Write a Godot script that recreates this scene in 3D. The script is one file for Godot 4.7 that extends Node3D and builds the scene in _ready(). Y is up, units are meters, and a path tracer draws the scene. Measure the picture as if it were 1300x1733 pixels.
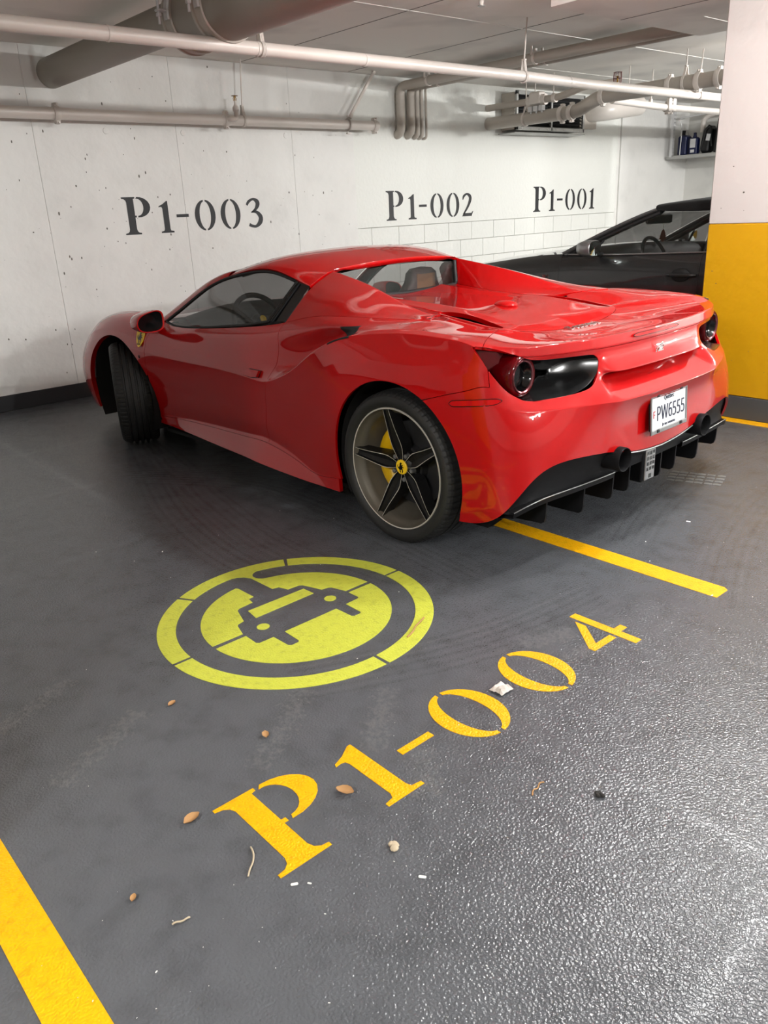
extends Node3D
# An underground car park: a red mid-engined convertible on bay P1-003, seen from bay P1-004.

# ---------------------------------------------------------------- geometry accumulator
class Geo:
	var v := PackedVector3Array()
	var n := PackedVector3Array()
	var t := PackedVector2Array()
	var c := PackedColorArray()
	var i := PackedInt32Array()

	func tri(a: Vector3, b: Vector3, d: Vector3) -> void:
		var nn := (b - a).cross(d - a).normalized()
		for p in [a, b, d]:
			i.append(v.size())
			v.append(p)
			n.append(nn)

	func quad(a: Vector3, b: Vector3, d: Vector3, e: Vector3) -> void:
		tri(a, b, d)
		tri(a, d, e)

	func smooth_tri(a: Vector3, b: Vector3, d: Vector3, na: Vector3, nb: Vector3, nd: Vector3) -> void:
		var s := v.size()
		v.append_array([a, b, d])
		n.append_array([na, nb, nd])
		i.append_array([s, s + 1, s + 2])

	# rows x cols of points with smooth normals; out: a hint for the outward side
	func grid(p: Array, flip := false, wrap_u := false, wrap_v := false) -> void:
		var R := p.size()
		var C: int = p[0].size()
		var s := v.size()
		for r in R:
			for k in C:
				var ra: int = (r - 1 + R) % R if wrap_u and r == 0 else maxi(r - 1, 0)
				var rb: int = (r + 1) % R if wrap_u and r == R - 1 else mini(r + 1, R - 1)
				var ka: int = (k - 1 + C) % C if wrap_v and k == 0 else maxi(k - 1, 0)
				var kb: int = (k + 1) % C if wrap_v and k == C - 1 else mini(k + 1, C - 1)
				var du: Vector3 = p[rb][k] - p[ra][k]
				var dv: Vector3 = p[r][kb] - p[r][ka]
				var nn := du.cross(dv).normalized()
				v.append(p[r][k])
				n.append(-nn if flip else nn)
		for r in (R if wrap_u else R - 1):
			for k in (C if wrap_v else C - 1):
				var a := s + r * C + k
				var b := s + r * C + (k + 1) % C
				var d := s + ((r + 1) % R) * C + (k + 1) % C
				var e := s + ((r + 1) % R) * C + k
				i.append_array([a, b, d, a, d, e])

	func box(at: Vector3, size: Vector3, bevel := 0.0, basis := Basis()) -> void:
		var h := size / 2.0
		var b := minf(bevel, minf(h.x, minf(h.y, h.z)) * 0.98)
		var corner := {}
		for sx in [-1, 1]:
			for sy in [-1, 1]:
				for sz in [-1, 1]:
					var sg := Vector3(sx, sy, sz)
					for ax in 3:
						var q := Vector3(h.x - b, h.y - b, h.z - b)
						q[ax] = h[ax]
						var nn := Vector3.ZERO
						nn[ax] = sg[ax]
						corner[[sx, sy, sz, ax]] = v.size()
						v.append(at + basis * (q * sg))
						n.append(basis * nn)
		for ax in 3:
			var u := (ax + 1) % 3
			var w := (ax + 2) % 3
			for s in [-1, 1]:
				var ids := []
				for pr in [[-1, -1], [1, -1], [1, 1], [-1, 1]]:
					var k := [0, 0, 0, ax]
					k[ax] = s
					k[u] = pr[0]
					k[w] = pr[1]
					ids.append(corner[k])
				i.append_array([ids[0], ids[1], ids[2], ids[0], ids[2], ids[3]])
			if b > 0.0:
				for pr in [[-1, -1], [1, -1], [1, 1], [-1, 1]]:
					var e := []
					for s in [-1, 1]:
						for f in [u, w]:
							var k := [0, 0, 0, f]
							k[ax] = s
							k[u] = pr[0]
							k[w] = pr[1]
							e.append(corner[k])
					i.append_array([e[0], e[1], e[3], e[0], e[3], e[2]])
		if b > 0.0:
			for sx in [-1, 1]:
				for sy in [-1, 1]:
					for sz in [-1, 1]:
						i.append_array([corner[[sx, sy, sz, 0]], corner[[sx, sy, sz, 1]], corner[[sx, sy, sz, 2]]])

	func tube(path: Array, r, seg := 16, caps := true) -> void:
		var up := Vector3.UP
		var d0: Vector3 = (path[1] - path[0]).normalized()
		if absf(d0.dot(up)) > 0.9:
			up = Vector3.RIGHT
		var side := d0.cross(up).normalized()
		var rings := []
		var dprev := d0
		for k in path.size():
			var d: Vector3 = (path[mini(k + 1, path.size() - 1)] - path[maxi(k - 1, 0)]).normalized()
			var ax := dprev.cross(d)
			if ax.length() > 1e-6:
				side = side.rotated(ax.normalized(), dprev.angle_to(d))
			dprev = d
			var w := d.cross(side).normalized()
			var rr: float = r[k] if r is Array else r
			var ring := []
			for a in seg:
				var th := TAU * a / seg
				ring.append(path[k] + (side * cos(th) + w * sin(th)) * rr)
			rings.append(ring)
		grid(rings, true, false, true)
		if caps:
			for e in [0, rings.size() - 1]:
				for a in seg:
					tri(path[e], rings[e][a], rings[e][(a + 1) % seg])

	# profile: Vector2(radius, height) swept round the local y axis of xf
	func lathe(profile: Array, xf := Transform3D(), seg := 32, smooth_angle := 40.0, a0 := 0.0, a1 := TAU) -> void:
		var m := profile.size()
		var seg_n := []
		for k in m - 1:
			var d: Vector2 = profile[k + 1] - profile[k]
			seg_n.append(Vector2(d.y, -d.x).normalized())
		var full := is_equal_approx(a1 - a0, TAU)
		for k in m - 1:
			var nn := []
			for e in [k, k + 1]:
				var o: int = k - 1 if e == k else k + 1
				var q: Vector2 = seg_n[k]
				if o >= 0 and o < m - 1 and absf(rad_to_deg(q.angle_to(seg_n[o]))) < smooth_angle:
					q = (q + seg_n[o]).normalized()
				nn.append(q)
			var s := v.size()
			for a in seg + 1:
				var th := a0 + (a1 - a0) * a / seg
				for e in 2:
					var p: Vector2 = profile[k + e]
					v.append(xf * Vector3(cos(th) * p.x, p.y, sin(th) * p.x))
					n.append((xf.basis * Vector3(cos(th) * nn[e].x, nn[e].y, sin(th) * nn[e].x)).normalized())
			for a in seg:
				var b := s + a * 2
				i.append_array([b, b + 1, b + 3, b, b + 3, b + 2])

	# polygon in the local xy plane of xf, from z = 0 to z = depth, sharp or chamfered front edge
	func prism(poly: PackedVector2Array, depth: float, xf := Transform3D()) -> void:
		var idx := Geometry2D.triangulate_polygon(poly)
		var zn := (xf.basis.z).normalized()
		for z in [0.0, depth]:
			var s := v.size()
			for p in poly:
				v.append(xf * Vector3(p.x, p.y, z))
				n.append(zn if z > 0.0 else -zn)
			for k in idx:
				i.append(s + k)
		for k in poly.size():
			var a := poly[k]
			var b := poly[(k + 1) % poly.size()]
			quad(xf * Vector3(a.x, a.y, 0), xf * Vector3(b.x, b.y, 0), xf * Vector3(b.x, b.y, depth), xf * Vector3(a.x, a.y, depth))

	func ball(at: Vector3, r: Vector3, seg := 16) -> void:
		var rows := []
		for a in seg / 2 + 1:
			var th := PI * a / (seg / 2)
			var row := []
			for b in seg:
				var ph := TAU * b / seg
				row.append(at + Vector3(sin(th) * cos(ph), cos(th), sin(th) * sin(ph)) * r)
			rows.append(row)
		var s := v.size()
		for row in rows:
			for p in row:
				v.append(p)
				n.append(((p - at) / (r * r)).normalized())
		for a in seg / 2:
			for b in seg:
				var q := s + a * seg + b
				var q2 := s + a * seg + (b + 1) % seg
				i.append_array([q, q2, q2 + seg, q, q2 + seg, q + seg])

	func add(g: Geo, xf := Transform3D()) -> void:
		var s := v.size()
		for k in g.v.size():
			v.append(xf * g.v[k])
			n.append((xf.basis * g.n[k]).normalized())
		for k in g.i:
			i.append(s + k)

	func mirrored() -> Geo:
		var g := Geo.new()
		for p in v:
			g.v.append(Vector3(-p.x, p.y, p.z))
		for p in n:
			g.n.append(Vector3(-p.x, p.y, p.z))
		g.i = i.duplicate()
		return g

	func mesh() -> ArrayMesh:
		var idx := PackedInt32Array()
		for k in range(0, i.size(), 3):
			var a := v[i[k]]
			var b := v[i[k + 1]]
			var d := v[i[k + 2]]
			var g := (b - a).cross(d - a)
			if g.length_squared() < 1e-18:
				continue
			if g.dot(n[i[k]] + n[i[k + 1]] + n[i[k + 2]]) > 0.0:
				idx.append_array([i[k], i[k + 2], i[k + 1]])
			else:
				idx.append_array([i[k], i[k + 1], i[k + 2]])
		var arr := []
		arr.resize(Mesh.ARRAY_MAX)
		arr[Mesh.ARRAY_VERTEX] = v
		arr[Mesh.ARRAY_NORMAL] = n
		if t.size() == v.size():
			arr[Mesh.ARRAY_TEX_UV] = t
			arr[Mesh.ARRAY_TEX_UV2] = t
		if c.size() == v.size():
			arr[Mesh.ARRAY_COLOR] = c
		arr[Mesh.ARRAY_INDEX] = idx
		var m := ArrayMesh.new()
		m.add_surface_from_arrays(Mesh.PRIMITIVE_TRIANGLES, arr)
		return m


# ---------------------------------------------------------------- naming and placing
const LAMP_ENERGY := 2.6
var M := {}
var rng := RandomNumberGenerator.new()


func thing(called: String, label: String, category: String, at := Vector3.ZERO, group := "") -> Node3D:
	var o := Node3D.new()
	o.name = called
	o.position = at
	add_child(o, true)
	return tag(o, label, category, group)


func tag(o: Node3D, label: String, category: String, group := "") -> Node3D:
	if label != "":
		o.set_meta("label", label)
	if category != "":
		o.set_meta("category", category)
	if group != "":
		o.set_meta("group", group)
	return o


func part(called: String, g, mat: Material, parent: Node3D = null) -> MeshInstance3D:
	var o := MeshInstance3D.new()
	o.name = called
	o.mesh = g.mesh() if g is Geo else g
	o.material_override = mat
	(parent if parent else self).add_child(o, true)
	return o


func solid(called: String, label: String, category: String, g, mat: Material, group := "") -> MeshInstance3D:
	var o := part(called, g, mat)
	tag(o, label, category, group)
	return o


func struct(called: String, label: String, g, mat: Material) -> MeshInstance3D:
	var o := part(called, g, mat)
	o.set_meta("kind", "structure")
	tag(o, label, called.get_slice("_", 0), "")
	return o


func P2(a: Array) -> PackedVector2Array:
	var r := PackedVector2Array()
	for k in range(0, a.size(), 2):
		r.append(Vector2(a[k], a[k + 1]))
	return r


func arc_path(cc: Vector3, from: Vector3, to: Vector3, k := 6) -> Array:
	# quarter bend between two points round a corner cc (the points are equally far from the corner)
	var out := []
	for a in k + 1:
		var s := float(a) / k
		out.append(from.lerp(cc, s).lerp(cc.lerp(to, s), s))
	return out


func bent(points: Array, r := 0.08) -> Array:
	# a path through points with rounded corners
	var out := [points[0]]
	for k in range(1, points.size() - 1):
		var a: Vector3 = points[k] + (points[k - 1] - points[k]).normalized() * r
		var b: Vector3 = points[k] + (points[k + 1] - points[k]).normalized() * r
		out.append_array(arc_path(points[k], a, b))
	out.append(points[points.size() - 1])
	return out


# ---------------------------------------------------------------- materials
func mat(called: String, color: Color, rough := 0.5, metal := 0.0) -> StandardMaterial3D:
	var m := StandardMaterial3D.new()
	m.resource_name = called
	m.albedo_color = color
	m.roughness = rough
	m.metallic = metal
	M[called] = m
	return m


func noise_tex(freq: float, type: int, ramp: Array, size := 512, octaves := 3, sd := 1) -> NoiseTexture2D:
	var f := FastNoiseLite.new()
	f.noise_type = type
	f.frequency = freq
	f.seed = sd
	f.fractal_octaves = octaves
	if octaves <= 1:
		f.fractal_type = FastNoiseLite.FRACTAL_NONE
	var t := NoiseTexture2D.new()
	t.width = size
	t.height = size
	t.seamless = true
	t.noise = f
	if ramp.size():
		var gr := Gradient.new()
		gr.offsets = PackedFloat32Array(ramp.map(func(x): return x[0]))
		gr.colors = PackedColorArray(ramp.map(func(x): return x[1]))
		t.color_ramp = gr
	return t


func world_tex(m: StandardMaterial3D, per_metre: float) -> void:
	m.uv1_triplanar = true
	m.uv1_world_triplanar = true
	m.uv1_scale = Vector3.ONE * per_metre


func grey(x: float) -> Color:
	return Color(x, x, x)


func make_materials() -> void:
	var S := FastNoiseLite.TYPE_SIMPLEX_SMOOTH
	var W := FastNoiseLite.TYPE_CELLULAR
	# painted concrete: fine tone, pinholes in the cast surface, soft relief
	var m := mat("white_concrete", Color(0.87, 0.865, 0.85), 0.72)
	m.albedo_texture = noise_tex(0.004, S, [[0.0, grey(0.955)], [0.35, grey(0.985)], [1.0, grey(1.0)]], 1024, 4, 3)
	m.heightmap_enabled = true
	m.heightmap_texture = noise_tex(0.03, S, [], 512, 4, 5)
	m.heightmap_scale = 0.25
	world_tex(m, 0.5)
	m = mat("white_block", Color(0.86, 0.862, 0.84), 0.7)
	m.heightmap_enabled = true
	m.heightmap_texture = noise_tex(0.05, S, [], 512, 3, 6)
	m.heightmap_scale = 0.3
	world_tex(m, 0.7)
	m = mat("white_plain", Color(0.87, 0.865, 0.845), 0.75)
	m.albedo_texture = noise_tex(0.006, S, [[0.0, grey(0.93)], [0.4, grey(0.985)], [1.0, grey(1.0)]], 512, 4, 8)
	world_tex(m, 0.6)
	m = mat("column_white", Color(0.75, 0.72, 0.705), 0.55)
	m.heightmap_enabled = true
	m.heightmap_texture = noise_tex(0.04, S, [], 512, 3, 9)
	m.heightmap_scale = 0.15
	world_tex(m, 0.7)
	m = mat("column_yellow", Color(0.76, 0.56, 0.0), 0.45)
	m.heightmap_enabled = true
	m.heightmap_texture = M.column_white.heightmap_texture
	m.heightmap_scale = 0.15
	world_tex(m, 0.7)
	m = mat("pit", Color(0.36, 0.34, 0.31), 0.9)
	m = mat("ceiling_paint", Color(0.92, 0.905, 0.88), 0.6)
	m.albedo_texture = noise_tex(0.005, S, [[0.0, grey(0.9)], [0.5, grey(1.0)], [1.0, grey(1.0)]], 512, 4, 12)
	world_tex(m, 0.4)
	mat("seam_dark", Color(0.34, 0.33, 0.31), 0.8)
	mat("seam_light", Color(0.93, 0.92, 0.9), 0.6)
	mat("dark_base", Color(0.155, 0.16, 0.17), 0.5)
	mat("dark_base_paint", Color(0.26, 0.265, 0.27), 0.5)

	# epoxy floor with an orange-peel skin
	m = mat("floor_epoxy", Color(0.35, 0.36, 0.375), 0.3)
	m.albedo_texture = noise_tex(0.006, S, [[0.0, grey(0.88)], [0.45, grey(0.97)], [1.0, grey(1.0)]], 1024, 5, 21)
	m.roughness = 1.0
	m.roughness_texture = noise_tex(0.01, S, [[0.0, grey(0.12)], [1.0, grey(0.23)]], 512, 4, 22)
	m.heightmap_enabled = true
	m.heightmap_texture = noise_tex(0.1, S, [], 1024, 2, 23)
	m.heightmap_scale = 0.19
	world_tex(m, 1.0)
	m.detail_enabled = true
	m.detail_blend_mode = BaseMaterial3D.BLEND_MODE_MIX
	m.detail_uv_layer = BaseMaterial3D.DETAIL_UV_2
	m.detail_albedo = scuff_map()
	for p in [["paint_amber", Color(0.96, 0.70, 0.0)], ["paint_lime", Color(0.81, 0.83, 0.30)]]:
		m = mat(p[0], p[1], 0.4)
		m.albedo_texture = noise_tex(0.05, S, [[0.0, grey(0.86)], [0.35, grey(0.97)], [1.0, grey(1.0)]], 512, 4, 31)
		m.heightmap_enabled = true
		m.heightmap_texture = M.floor_epoxy.heightmap_texture
		m.heightmap_scale = 0.2
		world_tex(m, 1.0)
	mat("paint_black", Color(0.085, 0.085, 0.095), 0.6)

	# services
	m = mat("pipe_paint", Color(0.86, 0.83, 0.80), 0.34)
	m.metallic_specular = 0.6
	mat("pipe_grey", Color(0.70, 0.67, 0.63), 0.45)
	mat("pipe_dull", Color(0.60, 0.58, 0.54), 0.5)
	mat("clamp_paint", Color(0.84, 0.81, 0.78), 0.4)
	mat("galvanised", Color(0.66, 0.66, 0.65), 0.4, 0.6)
	mat("brass", Color(0.55, 0.42, 0.2), 0.35, 0.8)
	mat("rust_red", Color(0.36, 0.1, 0.08), 0.5)
	mat("louvre_dark", Color(0.06, 0.06, 0.065), 0.6)
	mat("black_plastic", Color(0.05, 0.05, 0.055), 0.5)
	mat("blue_plastic", Color(0.05, 0.09, 0.26), 0.4)
	mat("label_white", Color(0.8, 0.8, 0.8), 0.5)
	m = mat("lamp_glow", Color(1, 1, 1), 0.5)
	m.emission_enabled = true
	m.emission = Color(0.99, 0.99, 0.985)
	m.emission_energy_multiplier = 7.0

	# cars
	m = mat("red_paint", Color(0.68, 0.0, 0.008), 0.5)
	m.metallic_specular = 0.2
	m.clearcoat_enabled = true
	m.clearcoat = 1.0
	m.clearcoat_roughness = 0.01
	m = mat("black_paint", Color(0.10, 0.105, 0.11), 0.35)
	m.clearcoat_enabled = true
	m.clearcoat = 1.0
	m.clearcoat_roughness = 0.02
	m = mat("gloss_black", Color(0.02, 0.02, 0.022), 0.12)
	m = mat("satin_black", Color(0.10, 0.10, 0.105), 0.42)
	m.metallic_specular = 0.15
	m = mat("matt_black", Color(0.03, 0.03, 0.032), 0.6)
	m = mat("void_black", Color(0.09, 0.09, 0.092), 0.8)
	m = mat("tyre", Color(0.11, 0.11, 0.11), 0.62)
	m = mat("rim_grey", Color(0.42, 0.40, 0.36), 0.4, 0.4)
	m = mat("rim_dark", Color(0.12, 0.12, 0.125), 0.4, 0.5)
	m = mat("rim_cut", Color(0.92, 0.9, 0.86), 0.42, 0.6)
	m = mat("steel", Color(0.3, 0.3, 0.31), 0.4, 0.8)
	m = mat("chrome", Color(0.9, 0.9, 0.9), 0.08, 1.0)
	m = mat("badge_yellow", Color(0.95, 0.78, 0.12), 0.4)
	m = mat("caliper_yellow", Color(0.86, 0.68, 0.02), 0.4)
	m = mat("tan_leather", Color(0.48, 0.30, 0.14), 0.6)
	m = mat("wine_leather", Color(0.20, 0.05, 0.05), 0.55)
	m = mat("dark_leather", Color(0.07, 0.065, 0.065), 0.6)
	m = mat("dash_grey", Color(0.15, 0.15, 0.15), 0.65)
	m = mat("soft_top", Color(0.04, 0.04, 0.042), 0.9)
	m = mat("lamp_red", Color(0.30, 0.005, 0.02), 0.08)
	m.metallic_specular = 0.35
	m = mat("marker_red", Color(0.75, 0.03, 0.05), 0.12)
	m = mat("silver_trim", Color(0.62, 0.62, 0.62), 0.3, 0.8)
	m = mat("plate_white", Color(0.86, 0.87, 0.88), 0.35)
	m = mat("plate_blue", Color(0.10, 0.12, 0.22), 0.5)
	m = mat("fir_brown", Color(0.5, 0.2, 0.05), 0.7)
	m = mat("glass", Color(0.03, 0.075, 0.06, 0.50), 0.02)
	m.transparency = BaseMaterial3D.TRANSPARENCY_ALPHA
	m = mat("mirror", Color(0.85, 0.9, 0.9), 0.03, 1.0)
	mat("leaf_brown", Color(0.66, 0.50, 0.32), 0.8)
	mat("twig_pale", Color(0.72, 0.66, 0.56), 0.8)
	mat("paper_scrap", Color(0.8, 0.77, 0.74), 0.8)
	mat("dirt_dark", Color(0.14, 0.13, 0.12), 0.9)
	mat("chip_white", Color(0.88, 0.88, 0.86), 0.7)
	mat("lamp_bezel", Color(0.46, 0.26, 0.28), 0.2, 0.7)
	mat("trim_grey", Color(0.38, 0.38, 0.38), 0.4, 0.5)
	mat("black_gloss_grey", Color(0.14, 0.14, 0.145), 0.25)
	mat("dust_grey", Color(0.40, 0.40, 0.39), 0.8)
	m = mat("clear_glass", Color(0.06, 0.12, 0.10, 0.24), 0.02)
	m.transparency = BaseMaterial3D.TRANSPARENCY_ALPHA
	m = mat("hollow_black", Color(0.05, 0.05, 0.052), 0.24)
	m.metallic_specular = 0.8


func scuff_map() -> ImageTexture:
	# rubber and dust left by tyres: x from -1 to 7 and z from -7 to 1 on the floor, 1024 texels a side
	var im := Image.create(1024, 1024, false, Image.FORMAT_RGBA8)
	im.fill(Color(0.3, 0.3, 0.3, 0.0))
	var paths := [
		[[2.24, -5.2], [1.98, -4.45], [1.74, -3.75], [1.63, -3.2], [1.6, -2.75], [1.70, -2.4]],
		[[2.27, -5.15], [2.08, -4.25], [1.96, -3.85], [1.86, -3.3], [1.78, -2.85], [1.85, -2.2]],
		[[1.5, -4.75], [1.74, -4.55], [2.06, -4.27], [2.5, -3.9]],
		[[1.9, -4.3], [2.25, -3.8], [2.29, -3.3], [2.27, -2.7], [2.2, -2.0]],
		[[1.2, -1.9], [1.5, -1.75], [1.9, -1.6], [2.4, -1.55]],
		[[2.9, -1.75], [3.5, -1.95], [4.2, -2.0], [5.0, -1.9]],
		[[2.6, -1.2], [3.4, -1.5], [4.4, -1.62], [5.4, -1.6]]]
	var rg := RandomNumberGenerator.new()
	rg.seed = 11
	for path in paths:
		var pts := spline_line(path.map(func(q): return Vector3(q[0], 0, q[1])), no_dup(path.size()), 60)
		for line in 11:
			var off := (line - 5) * 0.021
			var dark := line % 2 == 0
			var strength := rg.randf_range(0.10, 0.34)
			for k in pts.size() - 1:
				var d: Vector3 = (pts[k + 1] - pts[k]).normalized()
				var w := Vector3(-d.z, 0, d.x)
				for s in 3:
					var q: Vector3 = pts[k].lerp(pts[k + 1], s / 3.0) + w * (off + rg.randf_range(-.004, .004))
					var u := int((q.x + 1.0) * 128.0)
					var v := int((q.z + 7.0) * 128.0)
					if u > 0 and v > 0 and u < 1023 and v < 1023:
						var al := strength * (0.35 + 0.65 * rg.randf())
						im.set_pixel(u, v, Color(0.16, 0.16, 0.16, al) if dark else Color(0.46, 0.46, 0.45, al * 0.7))
	# dusty smears
	for q in [[.62, -2.02, .18, -.5], [.5, -2.35, .22, -.45], [1.05, -1.72, .2, -.6], [1.28, -1.55, .16, -.7], [.3, -3.0, .2, -.3], [1.95, -1.35, .12, .2], [2.0, -1.48, .1, .4], [1.2, -1.28, .1, -.9]]:
		for k in 900:
			var t := rg.randf_range(-1.0, 1.0)
			var n := rg.randfn(0.0, 0.022)
			var x: float = q[0] + cos(q[3]) * t * q[2] - sin(q[3]) * n
			var z: float = q[1] + sin(q[3]) * t * q[2] + cos(q[3]) * n
			im.set_pixel(clampi(int((x + 1.0) * 128.0), 0, 1023), clampi(int((z + 7.0) * 128.0), 0, 1023), Color(0.5, 0.5, 0.49, rg.randf_range(0.0, 0.28)))
	return ImageTexture.create_from_image(im)


# ---------------------------------------------------------------- the room
func box_geo(lo: Vector3, hi: Vector3, bevel := 0.0) -> Geo:
	var g := Geo.new()
	g.box((lo + hi) / 2.0, hi - lo, bevel)
	return g


func build_room() -> void:
	# floor
	var f := Geo.new()
	f.box(Vector3(3.5, -0.1, 1.0), Vector3(22, 0.2, 17))
	for q in f.v:
		f.t.append(Vector2((q.x + 1.0) / 8.0, (q.z + 7.0) / 8.0))
	struct("floor", "dark grey epoxy floor with a fine orange-peel skin and tyre scuffs", f, M.floor_epoxy)
	# ceiling with its formwork seams and the drop panel over the column
	var ce := struct("ceiling", "pale grey concrete ceiling slab marked by straight formwork seams", box_geo(Vector3(-7.5, 2.72, -7.5), Vector3(14.5, 3.0, 9.5)), M.ceiling_paint)
	for x in [0.75, 2.0, 3.25, 4.5, 5.75, 7.0]:
		part("form_seam", box_geo(Vector3(x - 0.004, 2.7185, -6.9), Vector3(x + 0.004, 2.725, -1.0)), M.seam_dark, ce)
	for s in [[-5.9, 7.0, 9.6, 0.003], [-4.7, 2.5, 12.4, 0.006], [-3.45, -2.0, 4.7, 0.004]]:
		part("form_seam", box_geo(Vector3(s[1], 2.7165, s[0] - s[3]), Vector3(s[2], 2.725, s[0] + s[3])), M.seam_light, ce)
	var dp := struct("trim_1", "thicker square drop panel of the ceiling over the yellow column", box_geo(Vector3(4.70, 2.56, -3.62), Vector3(6.56, 2.73, -0.9), 0.004), M.ceiling_paint)
	part("form_seam", box_geo(Vector3(5.45, 2.5585, -3.6), Vector3(5.457, 2.565, -1.0)), M.seam_dark, dp)
	part("form_seam", box_geo(Vector3(5.9, 2.5575, -3.235), Vector3(6.55, 2.565, -3.229)), M.seam_light, dp)

	# back wall: cast panels on the left, blockwork on the right
	var wb := struct("wall_back", "white cast concrete wall in tall panels with pinholes behind the cars", box_geo(Vector3(-7.5, -0.1, -7.3), Vector3(5.81, 2.8, -6.954)), M.white_concrete)
	var edges := [-7.5, -4.87, -3.63, -2.39, -1.15, 0.09, 1.31, 2.55, 3.79, 5.03, 5.80]
	for k in edges.size() - 1:
		part("wall_panel", box_geo(Vector3(edges[k] + 0.003, 0.0, -7.0), Vector3(edges[k + 1] - 0.003, 2.72, -6.95), 0.003), M.white_concrete, wb)
	# small form-tie plugs below the low pipe
	for x in [3.15, 3.86, 4.96]:
		var pg := Geo.new()
		pg.lathe([Vector2(0, 0.006), Vector2(0.022, 0.005), Vector2(0.026, 0.0)], Transform3D(Basis(Vector3.RIGHT, PI / 2), Vector3(x, 2.13, -6.951)), 16)
		part("tie_plug", pg, M.white_concrete, wb)
	# pinholes
	var pits := MultiMesh.new()
	pits.transform_format = MultiMesh.TRANSFORM_3D
	var pm := Geo.new()
	pm.ball(Vector3.ZERO, Vector3(1, 1, 0.25), 8)
	pits.mesh = pm.mesh()
	pits.instance_count = 420
	for k in 420:
		var x := rng.randf_range(1.5, 5.75)
		var y := rng.randf_range(0.2, 2.7)
		if k % 3 == 0:
			x = clampf([2.6, 3.0, 3.8, 4.4, 5.05, 5.4, 3.3][k % 7] + rng.randfn(0.0, 0.14), 1.5, 5.78)
			y = clampf([1.75, 2.2, 1.1, 1.9, 2.35, 1.3, 0.7, 1.5][k % 8] + rng.randfn(0.0, 0.12), 0.2, 2.7)
		var r := 0.0016 + 0.006 * pow(rng.randf(), 4.0)
		pits.set_instance_transform(k, Transform3D(Basis.from_scale(Vector3(r, r * rng.randf_range(0.8, 2.2), r)), Vector3(x, y, -6.9505)))
	var pn := MultiMeshInstance3D.new()
	pn.name = "pinholes"
	pn.multimesh = pits
	pn.material_override = M.pit
	pn.set_meta("kind", "stuff")
	wb.add_child(pn)

	var wr := struct("wall_right_back", "white painted wall behind bays 002 and 001 with concrete blocks along its lower part", box_geo(Vector3(5.80, -0.1, -7.3), Vector3(12.6, 2.8, -6.985)), M.white_block)
	part("wall_panel", box_geo(Vector3(5.806, 1.243, -7.0), Vector3(10.62, 2.72, -6.955), 0.003), M.white_block, wr)
	part("wall_panel", box_geo(Vector3(10.70, 0.0, -7.0), Vector3(12.6, 2.72, -6.95), 0.003), M.white_concrete, wr)
	part("joint_strip", box_geo(Vector3(10.62, 0.0, -7.0), Vector3(10.70, 2.72, -6.972), 0.002), M.white_plain, wr)
	var row := 0
	var y := 1.240
	while y > 0.1:
		var x := 5.806 - (0.2 if row % 2 == 0 else 0.0) - 0.0
		while x < 10.6:
			var a := maxf(x, 5.806)
			var b := minf(x + 0.397, 10.617)
			if b - a > 0.05:
				var dz := rng.randf_range(0.0, 0.0015)
				part("block", box_geo(Vector3(a, y - 0.197, -7.0), Vector3(b, y, -6.9555 + dz), 0.003), M.white_block, wr)
			x += 0.4
		y -= 0.2
		row += 1
	struct("baseboard_back", "dark grey painted base band along the foot of the back wall", box_geo(Vector3(-7.4, 0.0, -6.98), Vector3(12.5, 0.128, -6.944), 0.003), M.dark_base)
	struct("wall_right", "white end wall beyond the black convertible carrying the steel shelf", box_geo(Vector3(12.5, -0.1, -7.3), Vector3(12.8, 2.8, 9.5)), M.white_plain)
	struct("wall_left", "white end wall of the car park outside the picture", box_geo(Vector3(-7.5, -0.1, -7.3), Vector3(-7.2, 2.8, 9.5)), M.white_plain)
	struct("wall_front", "white wall across the driving lane behind the viewer", box_geo(Vector3(-7.5, -0.1, 9.2), Vector3(12.8, 2.8, 9.5)), M.white_plain)

	column(Vector3(5.2, 0, -2.70), Vector3(0.45, 0, 1.05), "pillar_1", "square concrete column painted white over yellow with a dark grey foot")
	column(Vector3(-0.50, 0, -2.70), Vector3(0.45, 0, 1.05), "pillar_2", "matching white and yellow column left of the viewer outside the picture")

	column(Vector3(10.2, 0, -2.70), Vector3(0.45, 0, 1.05), "pillar_3", "matching white and yellow column hidden behind the near one")

	# lane lighting: surface-mounted fluorescent battens
	ceiling_lamp(Vector3(3.55, 2.72, -1.35), true, 0.46, "short-tubed fluorescent batten over the tail of the red car")
	ceiling_lamp(Vector3(9.3, 2.72, -2.9), true, 0.42, "fluorescent batten hidden behind the yellow column")
	ceiling_lamp(Vector3(10.0, 2.72, -1.1), true, 1.0, "fluorescent batten over the lane far right of the column")
	ceiling_lamp(Vector3(10.8, 2.72, 1.2), true, 1.2, "fluorescent batten over the lane near the right end wall")
	ceiling_lamp(Vector3(-1.8, 2.72, -0.4), true, 0.7, "fluorescent batten left of the viewer")
	ceiling_lamp(Vector3(2.6, 2.72, 3.2), false, 1.3, "fluorescent batten over the lane behind the viewer")
	ceiling_lamp(Vector3(7.0, 2.72, 2.6), false, 0.9, "fluorescent batten over the lane right of the viewer")


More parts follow.
